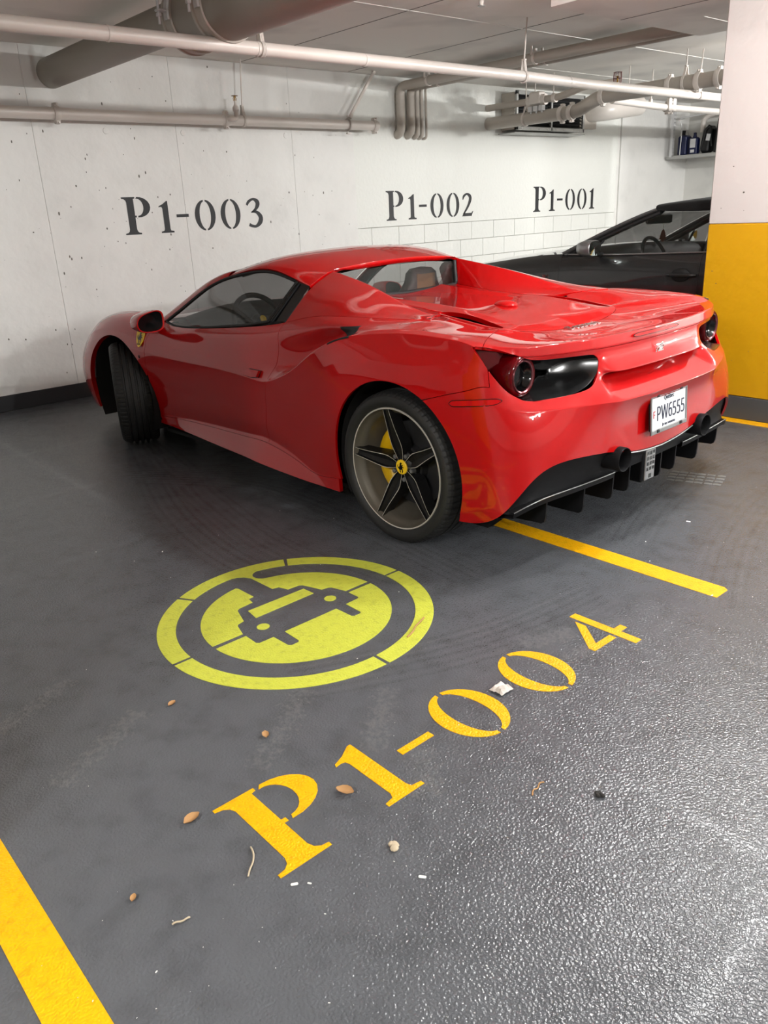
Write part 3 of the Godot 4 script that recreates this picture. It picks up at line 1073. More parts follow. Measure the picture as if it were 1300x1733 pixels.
func build_red_car() -> void:
	var car := thing("sports_car", "glossy red two-seat sports car parked nose to the wall below P1-003", "car", Vector3(3.1767, 0, -2.56))
	car.rotation.y = deg_to_rad(1.7)
	var red: Material = M.red_paint
	var SR := 5
	var SC := 7
	var net := red_car_net()
	var p := surface(net, SR, SC, DOUBLED)
	var nrm := grid_normals(p, func(q): return Vector3(q.x, q.y - 0.5, (q.z + 1.4) * 0.6))
	var rr := func(r): return r * SR
	# net rows after doubling: the crest is row 14, the upper edge row 20
	var crest := 14
	var top := 20
	var block := func(r0, c0, r1, c1): return [r0 * SR, c0 * SC, r1 * SR, c1 * SC]
	var rear_arch := func(q): return Vector2(q.z - REAR_ARCH[0], q.y - REAR_ARCH[1]).length() - REAR_ARCH[2]
	var front_arch := func(q):
		# an arch that is a little longer than high
		return Vector2((q.z - FRONT_ARCH[0]) / 1.045, q.y - FRONT_ARCH[1]).length() - FRONT_ARCH[2]
	var hole := smooth_loop(P2(LIGHT_HOLE), 3)
	var lights := func(q): return 1.0 if q.z < 0.42 else poly_side(hole, Vector2(absf(q.x), q.y))
	var plate_gap := func(q): return 1.0
	pair("front_bumper", panel(p, nrm, [block.call(0, 0, top, 3)]), red, car)
	var ff := pair("front_fender", panel(p, nrm, [block.call(0, 3, top, 8)], [front_arch], 0.002, 0.03), red, car)
	pair("side_sill", panel(p, nrm, [block.call(0, 8, 1, 15)], [rear_arch, front_arch], 0.0006, 0.02), red, car)
	var doors := pair("door", panel(p, nrm, [block.call(1, 8, top, 12)], [front_arch], 0.002), red, car)
	var low: int = 8
	pair("rear_fender", panel(p, nrm, [block.call(1, 12, crest, 15), block.call(low, 15, crest, 22), block.call(1, 15, low, 17), block.call(crest, 12, top, 15), block.call(crest + 5, 15, top, 16), block.call(crest, 16, top, 22)], [rear_arch, lights], 0.002, 0.012), red, car)
	pair("air_intake", panel(p, nrm, [block.call(crest, 15, crest + 5, 16)], [], 0.0), M.void_black, car, "black side air intake behind the door")
	pair("rear_bumper", panel(p, nrm, [block.call(0, 17, low, 22), block.call(0, 22, crest, 30)], [rear_arch, lights], 0.002, 0.012), red, car)
	pair("tail_spoiler", panel(p, nrm, [block.call(crest, 22, top, 30)], [lights], 0.002, 0.012), red, car)

	# buttresses, deck, roof
	var bn := [
		V([.812, .905, -.875, .80, .945, -.68, .80, .957, -.50, .795, .962, -.35, .79, .963, -.20, .70, .96, .03]),
		V([.722, .995, -.862, .735, 1.008, -.665, .745, .996, -.48, .747, .984, -.33, .735, .971, -.18, .65, .959, -.01]),
		V([.642, 1.067, -.86, .648, 1.058, -.64, .665, 1.028, -.455, .675, 1.0, -.31, .67, .974, -.165, .60, .957, -.05]),
		V([.475, 1.13, -.868, .505, 1.085, -.61, .54, 1.042, -.42, .56, 1.006, -.29, .572, .973, -.15, .545, .953, -.085]),
		V([.455, 1.06, -.85, .45, 1.035, -.625, .47, .998, -.44, .485, .972, -.305, .50, .955, -.18, .49, .948, -.12]),
		V([.43, .985, -.83, .40, .97, -.64, .385, .957, -.46, .39, .95, -.32, .41, .945, -.22, .45, .943, -.14]),
	]
	var bnet := [bn[0], bn[1], bn[2], bn[3], bn[3].duplicate(), bn[4], bn[5]]
	var bp := surface(bnet, 6, 8, [3, 4])
	var bnm := grid_normals(bp, func(q): return Vector3(0.2 * signf(q.x), 1, 0))
	pair("roof_buttress", panel(bp, bnm, [[0, 0, bp.size() - 1, bp[0].size() - 1]]), red, car)

	var edge := V([.43, .985, -.83, .40, .97, -.64, .385, .957, -.46, .39, .95, -.32, .41, .945, -.22, .45, .943, -.14, .46, .926, .03, .47, .907, .165, .46, .905, .212, .43, .898, .245, .37, .888, .275, .28, .879, .295, .18, .87, .308, 0, .866, .32])
	var mid := [[-.82, .972], [-.64, .962], [-.46, .957], [-.32, .953], [-.22, .950], [-.14, .947], [.03, .93], [.165, .905], [.212, .895], [.245, .886], [.275, .878], [.295, .873], [.308, .869], [.32, .866]]
	var dn := [[], [], [], [], []]
	for k in edge.size():
		var e: Vector3 = edge[k]
		var c := Vector3(0, mid[k][1], mid[k][0])
		var lift := clampf((0.25 - c.z) / 0.3, 0.0, 1.0) * 0.014
		for j in 5:
			var u: float = [0.0, 0.36, 0.70, 0.86, 1.0][j]
			var q := c.lerp(e, u)
			if j == 2:
				q.y += lift
			if j == 1:
				q.y += lift * 0.2
			dn[j].append(q)
	var dnet := [dn[0], dn[1], dn[2], dn[2].duplicate(), dn[3], dn[4]]
	var dp := surface(dnet, 6, 5, [2, 3])
	var dnm := grid_normals(dp, func(_q): return Vector3.UP)
	var slot_poly := smooth_loop(P2([.385, -.195, .42, -.172, .444, -.07, .452, .06, .448, .17, .432, .212, .405, .175, .378, .05, .366, -.09]), 3)
	var slot := func(q): return poly_side(slot_poly, Vector2(absf(q.x), q.z))
	var deck := both(panel(dp, dnm, [[0, 0, dp.size() - 1, dp[0].size() - 1]], [slot], 0.0012, 0.02))
	var dk := part("engine_cover", deck, red, car)
	# slots: a dark trough with a wire mesh
	for s in [-1.0, 1.0]:
		var g := Geo.new()
		g.box(Vector3(s * 0.41, 0.846, 0.015), Vector3(0.12, 0.004, 0.48))
		part("vent_trough", g, M.satin_black, dk)
		var w := Geo.new()
		for k in 30:
			w.box(Vector3(s * 0.415, 0.862, -0.12 + k * 0.0105), Vector3(0.08, 0.003, 0.003))
		for k in 5:
			w.box(Vector3(s * (0.382 + k * 0.016), 0.862, 0.03), Vector3(0.003, 0.003, 0.32))
		var ms := part("vent_mesh", w, M.satin_black, dk)
		ms.set_meta("kind", "stuff")
	var bump := Geo.new()
	bump.ball(Vector3(-0.02, 0.945, -0.10), Vector3(0.05, 0.022, 0.065), 20)
	part("roof_latch_cover", bump, red, car)

	var rn := [
		V([.652, 1.095, -1.60, .645, 1.127, -1.46, .637, 1.146, -1.32, .632, 1.143, -1.19, .632, 1.12, -1.08, .638, 1.09, -.96, .642, 1.067, -.868]),
		V([.618, 1.122, -1.585, .61, 1.150, -1.45, .602, 1.168, -1.32, .597, 1.166, -1.19, .592, 1.146, -1.08, .586, 1.12, -.97, .575, 1.097, -.872]),
		V([.50, 1.158, -1.55, .49, 1.183, -1.43, .48, 1.198, -1.31, .475, 1.197, -1.19, .472, 1.183, -1.08, .47, 1.16, -.98, .468, 1.136, -.875]),
		V([.27, 1.180, -1.52, .27, 1.203, -1.42, .27, 1.217, -1.31, .27, 1.218, -1.19, .265, 1.206, -1.08, .26, 1.184, -.97, .25, 1.153, -.853]),
		V([0, 1.187, -1.51, 0, 1.21, -1.41, 0, 1.224, -1.31, 0, 1.226, -1.19, 0, 1.215, -1.08, 0, 1.193, -.97, 0, 1.162, -.838]),
	]
	var rp := surface(rn, 8, 8)
	var rnm := grid_normals(rp, func(_q): return Vector3.UP)
	var rc: int = rp[0].size() - 1
	part("roof_panel", both(panel(rp, rnm, [[0, 0, rp.size() - 1, 20]])), red, car)
	part("roof_panel", both(panel(rp, rnm, [[0, 20, rp.size() - 1, rc]])), red, car)
	# the band under the roof's rear edge
	var hb := []
	var h2 := []
	for k in 17:
		var s := k / 16.0
		var x := lerpf(-0.47, 0.47, s)
		var u := 1.0 - absf(x) / 0.47
		var yy := 1.136 + 0.026 * (1.0 - pow(1.0 - u, 2.0))
		var zz := -0.874 + 0.036 * (1.0 - pow(1.0 - u, 2.0))
		hb.append(Vector3(x, yy, zz))
		h2.append(Vector3(x, yy - 0.006 - 0.02 * minf(1.0, u * 3.0), zz + 0.004))
	var hg := Geo.new()
	hg.grid([hb, h2, h2.map(func(q): return q + Vector3(0, 0.002, -0.05))])
	part("rear_header", hg, red, car)

	red_car_glass(car)
	red_car_tail(car, p, dp)
	red_car_details(car, doors, ff, p, nrm)
	red_car_cabin(car)
	# wheels
	var rw := make_wheel(0.3455, 0.300, 0.276, true)
	var fw := make_wheel(0.338, 0.245, 0.276, false)
	for w in [[-0.815, 0.345, 0.03, 0.0, rw, "rear_wheel"], [0.815, 0.345, 0.03, 0.0, rw, "rear_wheel"], [-0.835, 0.338, -2.62, 26.0, fw, "front_wheel"], [0.835, 0.338, -2.62, 24.0, fw, "front_wheel"]]:
		var o := Node3D.new()
		o.name = w[5]
		car.add_child(o, true)
		o.position = Vector3(w[0], w[1], w[2])
		# the wheel's own y axis points outwards
		var out := Vector3(signf(w[0]), 0, 0)
		var b := Basis(Vector3.UP.cross(out).normalized(), out, Vector3.UP)
		b = Basis(out.cross(Vector3.UP), out, Vector3.UP)
		b = Basis(Vector3.UP, -deg_to_rad(w[3])) * b
		o.basis = b
		for q in w[4]:
			part(q[0], q[1], q[2], o)
	# wheel housings, floor pan
	for z in [REAR_ARCH, FRONT_ARCH]:
		for s in [-1.0, 1.0]:
			var g := Geo.new()
			var bx := Basis(Vector3(0, 0, 1), Vector3(s, 0, 0), Vector3(0, 1, 0))
			g.lathe([Vector2(0.40, 0.0), Vector2(0.40, 0.36)], Transform3D(bx, Vector3(s * 0.56, z[1], z[0])), 40, 40.0, -0.5, PI + 0.5)
			g.lathe([Vector2(0.0, 0.0), Vector2(0.40, 0.0)], Transform3D(bx, Vector3(s * 0.56, z[1], z[0])), 40, 40.0)
			part("wheel_housing", g, M.void_black, car)
	var fp := Geo.new()
	fp.box(Vector3(0, 0.135, -1.3), Vector3(1.66, 0.02, 1.9))
	fp.box(Vector3(0, 0.17, -0.05), Vector3(1.1, 0.02, 0.8))
	fp.box(Vector3(0, 0.135, -2.8), Vector3(1.1, 0.02, 1.4))
	part("floor_pan", fp, M.void_black, car)


func on_body(p: Array, nrm: Array, z: float, y: float) -> Array:
	# the point of the left flank at a length z and a height y, and its normal
	var best := 1e9
	var out := [Vector3.ZERO, Vector3.LEFT]
	for r in range(0, p.size()):
		for k in range(0, p[0].size()):
			var q: Vector3 = p[r][k]
			var d := (q.z - z) * (q.z - z) + (q.y - y) * (q.y - y) - 0.00001 * absf(q.x)
			if d < best:
				best = d
				out = [q, nrm[r][k]]
	return out


func tail_z(s: float) -> float:
	# how far back the tail reaches at a distance s from the middle, at lamp height
	var xs := [0.0, .29, .45, .64, .72, .82, .88, .93]
	var zs := [.715, .70, .682, .642, .612, .567, .535, .50]
	for k in xs.size() - 1:
		if s <= xs[k + 1]:
			return lerpf(zs[k], zs[k + 1], (s - xs[k]) / (xs[k + 1] - xs[k]))
	return .50


func horse(h: float, depth: float, xf: Transform3D) -> Geo:
	# a small rearing horse, height h
	var g := Geo.new()
	var body := P2([-.10, -.50, -.02, -.50, .00, -.40, -.05, -.28, .04, -.20, .14, -.22, .20, -.34, .16, -.46, .24, -.48, .28, -.32, .22, -.12, .20, .00, .27, .02, .33, -.03, .36, .02, .29, .10, .19, .10, .17, .14, .26, .18, .30, .26, .25, .28, .20, .23, .11, .22, .06, .30, .13, .33, .17, .40, .10, .42, .06, .50, .00, .45, -.07, .42, -.12, .32, -.13, .18, -.20, .06, -.22, -.06, -.32, .02, -.34, .16, -.28, .28, -.36, .24, -.42, .10, -.38, -.06, -.27, -.16, -.16, -.24, -.13, -.36])
	for k in body.size():
		body[k] *= h
	g.prism(body, depth, xf)
	return g


func red_car_glass(car: Node3D) -> void:
	# windscreen pillars and screen
	var a := V([.80, .825, -2.165, .75, .917, -2.0, .70, 1.035, -1.785, .668, 1.085, -1.64, .652, 1.097, -1.60])
	var m := V([.785, .85, -2.19, .73, .945, -2.02, .68, 1.062, -1.80, .648, 1.108, -1.645, .636, 1.118, -1.595])
	var b := V([.745, .845, -2.235, .69, .952, -2.045, .645, 1.073, -1.815, .622, 1.118, -1.65, .614, 1.128, -1.588])
	var inn := V([.735, .825, -2.20, .68, .925, -2.02, .635, 1.05, -1.79, .612, 1.10, -1.64, .606, 1.112, -1.585])
	var pl := surface([a, m, b, inn, a], 5, 6)
	var g := Geo.new()
	g.grid(pl)
	pair("windscreen_pillar", g, M.red_paint, car)
	var rows := []
	for k in 5:
		var l: Vector3 = b[k]
		var c: Vector3 = Vector3(0, .80, -2.55).lerp(Vector3(0, 1.19, -1.52), [0.0, .33, .70, .93, 1.0][k]) + Vector3(0, 0.02, -0.02) * sin(PI * [0.0, .33, .70, .93, 1.0][k])
		rows.append([l, l.lerp(c, 0.45) + Vector3(0, .012, -.02), c, Vector3(-l.x, l.y, l.z).lerp(c, 0.45) + Vector3(0, .012, -.02), Vector3(-l.x, l.y, l.z)])
	g = Geo.new()
	g.grid(surface(rows, 4, 5))
	part("windscreen", g, M.glass, car)
	var hr := Geo.new()
	hr.tube(spline_line([rows[4][0], rows[4][1], rows[4][2], rows[4][3], rows[4][4]].map(func(q): return q * Vector3(.94, 1, 1) + Vector3(0, -.022, .02)), no_dup(5), 6), 0.018, 10)
	part("windscreen_header", hr, M.matt_black, car)
	var cw := Geo.new()
	cw.grid([[Vector3(-.745, .835, -2.23), Vector3(-.4, .80, -2.47), Vector3(0, .79, -2.56), Vector3(.4, .80, -2.47), Vector3(.745, .835, -2.23)], [Vector3(-.76, .82, -2.32), Vector3(-.4, .785, -2.56), Vector3(0, .775, -2.64), Vector3(.4, .785, -2.56), Vector3(.76, .82, -2.32)]])
	part("cowl", cw, M.matt_black, car)
	# bonnet
	var edge := V([0, .65, -3.22, .4, .655, -3.2, .61, .685, -3.18, .73, .735, -3.15, .77, .785, -3.04, .77, .845, -2.86, .78, .868, -2.62, .79, .873, -2.35, .80, .825, -2.13])
	var mid := V([0, .65, -3.22, 0, .652, -3.215, 0, .655, -3.20, 0, .665, -3.15, 0, .69, -3.04, 0, .72, -2.92, 0, .75, -2.78, 0, .77, -2.68, 0, .775, -2.62])
	var hn := [[], [], [], []]
	for k in edge.size():
		for j in 4:
			var q: Vector3 = mid[k].lerp(edge[k], [0.0, .4, .75, 1.0][j])
			q.y -= [0.0, .01, .025, 0.0][j] * clampf((edge[k].y - .7) / .1, 0.0, 1.0)
			hn[j].append(q)
	var hp := surface(hn, 5, 5)
	part("bonnet", both(panel(hp, grid_normals(hp, func(_q): return Vector3.UP), [[0, 0, 15, 40]])), M.red_paint, car)
	# side windows with a black trailing panel and a rubber seal
	var top := V([.793, .832, -2.125, .742, .912, -1.99, .692, 1.028, -1.785, .66, 1.083, -1.63, .643, 1.112, -1.47, .633, 1.131, -1.32, .628, 1.128, -1.19, .628, 1.106, -1.08, .631, 1.084, -.985])
	var low := V([.793, .828, -2.12, .812, .812, -2.0, .818, .816, -1.82, .816, .828, -1.64, .812, .845, -1.47, .81, .861, -1.3, .808, .876, -1.18, .806, .89, -1.09, .803, .90, -1.02])
	var gm := []
	for k in top.size():
		gm.append(top[k].lerp(low[k], 0.5) + Vector3(-.018 * sin(PI * k / 9.0), 0, 0))
	var gp := surface([top, gm, low], 6, 5)
	g = Geo.new()
	g.grid(gp)
	pair("side_window", g, M.glass, car)
	var seal := Geo.new()
	var loop := []
	loop.append_array(gp[0])
	var lowr: Array = gp[gp.size() - 1].duplicate()
	lowr.reverse()
	loop.append_array(lowr.slice(1))
	seal.tube(loop, 0.009, 8)
	pair("window_seal", seal, M.matt_black, car)
	var tp := [V([.631, 1.086, -.985, .642, 1.066, -.868]), V([.72, .995, -1.0, .722, .994, -.870]), V([.803, .902, -1.02, .808, .908, -.884])]
	g = Geo.new()
	g.grid(surface(tp, 6, 6))
	pair("trailing_panel", g, M.gloss_black, car)
	var st := Geo.new()
	st.tube([Vector3(-.641, 1.078, -.955), Vector3(-.728, .99, -.968), Vector3(-.812, .903, -.985)], 0.006, 8)
	pair("window_strip", st, M.satin_black, car)
	# rear window between the buttresses
	g = Geo.new()
	g.grid([[Vector3(-.44, 1.112, -.868), Vector3(0, 1.132, -.852), Vector3(.44, 1.112, -.868)], [Vector3(-.425, .985, -.835), Vector3(0, .975, -.822), Vector3(.425, .985, -.835)]])
	part("rear_window", g, M.clear_glass, car)
	var fr := Geo.new()
	fr.tube([Vector3(-.45, 1.115, -.862), Vector3(-.43, 1.0, -.832), Vector3(-.41, .983, -.825), Vector3(0, .975, -.816), Vector3(.41, .983, -.825), Vector3(.43, 1.0, -.832), Vector3(.45, 1.115, -.862)], 0.012, 8)
	part("rear_window_seal", fr, M.matt_black, car)


func tail_at(p: Array, s: float, y: float) -> float:
	# how far back the bodywork reaches at a distance s from the middle and a height y
	var best := 1e9
	var z := .6
	for r in range(0, 14 * 5 + 1):
		for k in range(20 * 7, p[0].size()):
			var q: Vector3 = p[r][k]
			var d := (absf(q.x) - s) * (absf(q.x) - s) + (q.y - y) * (q.y - y)
			if d < best:
				best = d
				z = q.z
	return z


func top_at(grids: Array, x: float, z: float) -> float:
	# the height of the upper bodywork
	var best := 1e9
	var y := .9
	for p in grids:
		for row in p:
			for q in row:
				if q.z < .5 and q.y < .8:
					continue
				var d: float = (absf(q.x) - absf(x)) * (absf(q.x) - absf(x)) + (q.z - z) * (q.z - z)
				if d < best:
					best = d
					y = q.y
	return y


func red_car_tail(car: Node3D, p: Array, dp: Array) -> void:
	var hole := smooth_loop(P2(LIGHT_HOLE), 3)
	var hz := []
	for h in hole:
		hz.append(tail_at(p, h.x, h.y))
	for side in [-1.0, 1.0]:
		var o := part("tail_lamp", lamp_ring(side), M.lamp_red, car)
		# dark red lens from the corner to the ring
		var poly := []
		var pz := []
		for k in hole.size():
			if hole[k].x >= 0.79:
				poly.append(hole[k])
				pz.append(hz[k])
		var lens := Geo.new()
		var idx := Geometry2D.triangulate_polygon(PackedVector2Array(poly))
		for k in poly.size():
			var q: Vector2 = poly[k]
			lens.v.append(Vector3(side * q.x, q.y, minf(pz[k], tail_z(q.x) + .01) - 0.008 - 0.06 * clampf((0.865 - q.x) / 0.05, 0.0, 1.0)))
			lens.n.append(Vector3(side * 0.5, 0.2, 1).normalized())
		lens.i = idx
		part("lens", lens, M.lamp_red, o)
		# black hollow beside it
		var cen := Vector2(0.60, 0.772)
		var rings := []
		for k in 9:
			var u: float = [1.015, 1.0, .975, .93, .85, .72, .5, .25, 0.0][k]
			var dz: float = [.001, .004, .012, .028, .052, .078, .094, .10, .102][k]
			var ring := []
			for e in hole.size():
				var w := Vector2(minf(hole[e].x, 0.86), hole[e].y)
				var r := cen + (w - cen) * u
				ring.append(Vector3(side * r.x, r.y, lerpf(minf(hz[e], .70), tail_z(0.60), 1.0 - u) - dz - (0.05 if w.x > 0.8 else 0.0)))
			rings.append(ring)
		var bowl := Geo.new()
		bowl.grid(rings, side > 0.0, false, true)
		part("lamp_hollow", bowl, M.hollow_black, o)
		var core := Geo.new()
		core.lathe([Vector2(0.0, -0.004), Vector2(0.040, -0.004), Vector2(0.044, 0.004), Vector2(0.050, 0.010), Vector2(0.056, 0.022)], Transform3D(Basis(Vector3.RIGHT, PI / 2), Vector3(side * 0.776, 0.787, 0.562)), 32)
		part("lamp_core", core, M.gloss_black, o)
		var rim := Geo.new()
		rim.lathe([Vector2(0.0555, 0.020), Vector2(0.0575, 0.027), Vector2(0.0625, 0.029), Vector2(0.0645, 0.024)], Transform3D(Basis(Vector3.RIGHT, PI / 2), Vector3(side * 0.776, 0.787, 0.562)), 40)
		part("lamp_trim", rim, M.lamp_bezel, o)
	# third brake lamp in the lip
	var tl := Geo.new()
	var r0 := []
	var r1 := []
	for k in 25:
		var u := lerpf(-1.0, 1.0, k / 24.0)
		var h := 0.0075 * sqrt(maxf(0.0, 1.0 - pow(absf(u), 8.0)))
		var z0 := tail_at(p, absf(0.19 * u), 0.868)
		r0.append(Vector3(0.19 * u, 0.876 + h, z0 + 0.004 - h * 0.3))
		r1.append(Vector3(0.19 * u, 0.876 - h, z0 + 0.004 + h * 0.1))
	tl.grid([r0, r1])
	var bl := part("brake_lamp", tl, M.marker_red, car)
	var bs := Geo.new()
	var rev := r1.duplicate()
	rev.reverse()
	bs.tube(r0 + rev + [r0[0]], 0.0014, 6, false)
	part("lamp_seal", bs, M.gloss_black, bl)
	# chrome horse and script
	part("horse_emblem", horse(0.085, 0.004, Transform3D(Basis(Vector3.RIGHT, deg_to_rad(14)), Vector3(0.0, 0.788, 0.728))), M.chrome, car)
	var tm := TextMesh.new()
	tm.text = "Ferrari"
	var sf := SystemFont.new()
	sf.font_names = PackedStringArray(["Droid Serif"])
	sf.font_weight = 700
	tm.font = sf
	tm.font_size = 48
	tm.pixel_size = 0.00135
	tm.depth = 0.004
	var sc := part("script_lettering", tm, M.chrome, car)
	sc.position = Vector3(0.0, maxf(top_at([p, dp], 0.05, 0.335), top_at([p, dp], 0.05, 0.31)) + 0.002, 0.335)
	sc.rotation.x = deg_to_rad(-84)
	# plate with its frame
	var pl := Node3D.new()
	pl.name = "licence_plate"
	car.add_child(pl)
	pl.position = Vector3(0.005, 0.537, 0.788)
	pl.rotation.x = deg_to_rad(-4)
	var g := Geo.new()
	g.box(Vector3(0, 0, -0.006), Vector3(0.29, 0.15, 0.012), 0.003)
	part("plate_holder", g, M.matt_black, pl)
	g = Geo.new()
	g.box(Vector3(0, 0, 0.003), Vector3(0.300, 0.150, 0.003), 0.001)
	part("plate_sheet", g, M.plate_white, pl)
	g = Geo.new()
	g.box(Vector3(0, 0.080, 0.006), Vector3(0.318, 0.018, 0.007), 0.003)
	g.box(Vector3(0, -0.080, 0.006), Vector3(0.318, 0.020, 0.007), 0.003)
	for s in [-1, 1]:
		g.box(Vector3(s * 0.1535, 0, 0.006), Vector3(0.011, 0.176, 0.007), 0.003)
	part("plate_frame", g, M.silver_trim, pl)
	g = Geo.new()
	for q in [[-.10, .078], [.10, .078], [-.10, -.078], [.10, -.078]]:
		g.box(Vector3(q[0], q[1], 0.010), Vector3(0.020, 0.014, 0.006), 0.002)
	part("plate_screw", g, M.matt_black, pl)
	for q in [["PW6555", 0.017, -0.004, 62, M.plate_blue], ["Québec", 0.0, 0.058, 22, M.plate_blue], ["Je me souviens", 0.0, -0.058, 15, M.plate_blue], ["F", -0.126, -0.004, 36, M.marker_red]]:
		var t := TextMesh.new()
		t.text = q[0]
		var f := SystemFont.new()
		f.font_names = PackedStringArray(["Droid Sans"])
		t.font = f
		t.font_size = q[3]
		t.pixel_size = 0.00112
		t.depth = 0.002
		var o := part("plate_lettering", t, q[4], pl)
		o.position = Vector3(q[1], q[2], 0.0052)
		if q[3] == 62:
			o.scale = Vector3(0.98, 1.25, 1)
	# exhausts
	for s in [-1.0, 1.0]:
		g = Geo.new()
		g.lathe([Vector2(0.050, -0.22), Vector2(0.052, -0.02), Vector2(0.052, 0.0), Vector2(0.050, 0.004), Vector2(0.0475, 0.003), Vector2(0.0455, -0.004), Vector2(0.0445, -0.14), Vector2(0.0, -0.14)], Transform3D(Basis(Vector3.RIGHT, PI / 2), Vector3(s * 0.356, 0.392, 0.80)), 40)
		part("exhaust_pipe", g, M.satin_black, car)
	# diffuser: dark upper mesh, blade, floor and upright vanes
	var top := V([.925, .262, .62, .82, .430, .70, .64, .450, .74, .45, .437, .767, .385, .428, .770, .29, .405, .772, .15, .385, .775, 0, .378, .776])
	var bot := V([.895, .262, .645, .80, .305, .690, .64, .305, .705, .45, .301, .712, .385, .30, .712, .29, .298, .712, .15, .296, .712, 0, .295, .712])
	var tp := []
	for q in top:
		tp.append(q + Vector3(0, 0.004, -0.016))
	g = Geo.new()
	var mids := []
	for k in tp.size():
		mids.append(tp[k].lerp(bot[k], 0.5) + Vector3(0, 0, -0.02))
	g.grid(surface([tp, mids, bot], 5, 5))
	part("diffuser_panel", both(g), M.satin_black, car)
	g = Geo.new()
	var f0 := V([.905, .276, .652, .80, .318, .705, .64, .318, .722, .45, .313, .728, .36, .310, .728, .30, .308, .726])
	var f1 := f0.map(func(q): return q + Vector3(0, -0.024, -0.004))
	var f2 := f0.map(func(q): return Vector3(q.x, 0.20, 0.36))
	var f3 := f0.map(func(q): return q + Vector3(0, 0.002, -0.03))
	g.grid(surface([f3, f0], 2, 4))
	g.grid(surface([f0, f1], 2, 4))
	g.grid(surface([f1, f2], 2, 4))
	pair("diffuser_blade", g, M.satin_black, car)
	g = Geo.new()
	g.tube(spline_line(f0, no_dup(6), 5), 0.0022, 6)
	part("blade_edge", both(g), M.silver_trim, car)
	g = Geo.new()
	var le := top.slice(5).map(func(q): return q + Vector3(0, -0.006, -0.002))
	g.tube(spline_line(le, no_dup(3), 8), 0.0035, 6)
	part("diffuser_edge", both(g), M.silver_trim, car)
	g = Geo.new()
	g.grid([[Vector3(-.31, .30, .712), Vector3(.31, .30, .712)], [Vector3(-.31, .17, .40), Vector3(.31, .17, .40)]])
	part("diffuser_floor", g, M.satin_black, car)
	for s in [-.74, -.50, -.275, -.14, .14, .275, .50, .74]:
		g = Geo.new()
		var zb: float = 0.708 if absf(s) < 0.7 else 0.69
		var yt: float = 0.372 if absf(s) < 0.2 else 0.296
		var yb: float = 0.168 if absf(s) < 0.7 else 0.188
		var vane := PackedVector2Array([Vector2(zb, yt), Vector2(zb - 0.004, yb + 0.03), Vector2(zb - 0.01, yb + 0.010), Vector2(zb - 0.024, yb + 0.001), Vector2(zb - 0.06, yb), Vector2(0.34, 0.165), Vector2(0.34, 0.23), Vector2(zb - 0.06, yt)])
		g.prism(vane, 0.009, Transform3D(Basis(Vector3(0, 0, 1), Vector3(0, 1, 0), Vector3(-1, 0, 0)), Vector3(s + 0.0045, 0, 0)))
		part("diffuser_vane", g, M.satin_black, car)
	# fog lamp with its grid of lenses on a black block
	g = Geo.new()
	g.box(Vector3(0, 0.275, 0.655), Vector3(0.115, 0.17, 0.13), 0.012)
	var fb := part("lamp_block", g, M.satin_black, car)
	g = Geo.new()
	g.box(Vector3(0, 0.276, 0.722), Vector3(0.085, 0.155, 0.012), 0.005)
	part("fog_lamp", g, M.silver_trim, fb)
	g = Geo.new()
	for r in 4:
		for c in 3:
			g.box(Vector3(-0.024 + c * 0.024, 0.327 - r * 0.025, 0.7278), Vector3(0.017, 0.017, 0.003), 0.0012)
	g.box(Vector3(0, 0.218, 0.7278), Vector3(0.022, 0.02, 0.003), 0.001)
	part("lens_cell", g, M.gloss_black, fb)


func lamp_ring(side: float) -> Geo:
	var g := Geo.new()
	g.lathe([Vector2(0.072, -0.09), Vector2(0.083, -0.05), Vector2(0.0845, 0.0), Vector2(0.082, 0.016), Vector2(0.076, 0.025), Vector2(0.070, 0.027), Vector2(0.0645, 0.024)], Transform3D(Basis(Vector3.RIGHT, PI / 2), Vector3(side * 0.776, 0.787, 0.562)), 48)
	return g


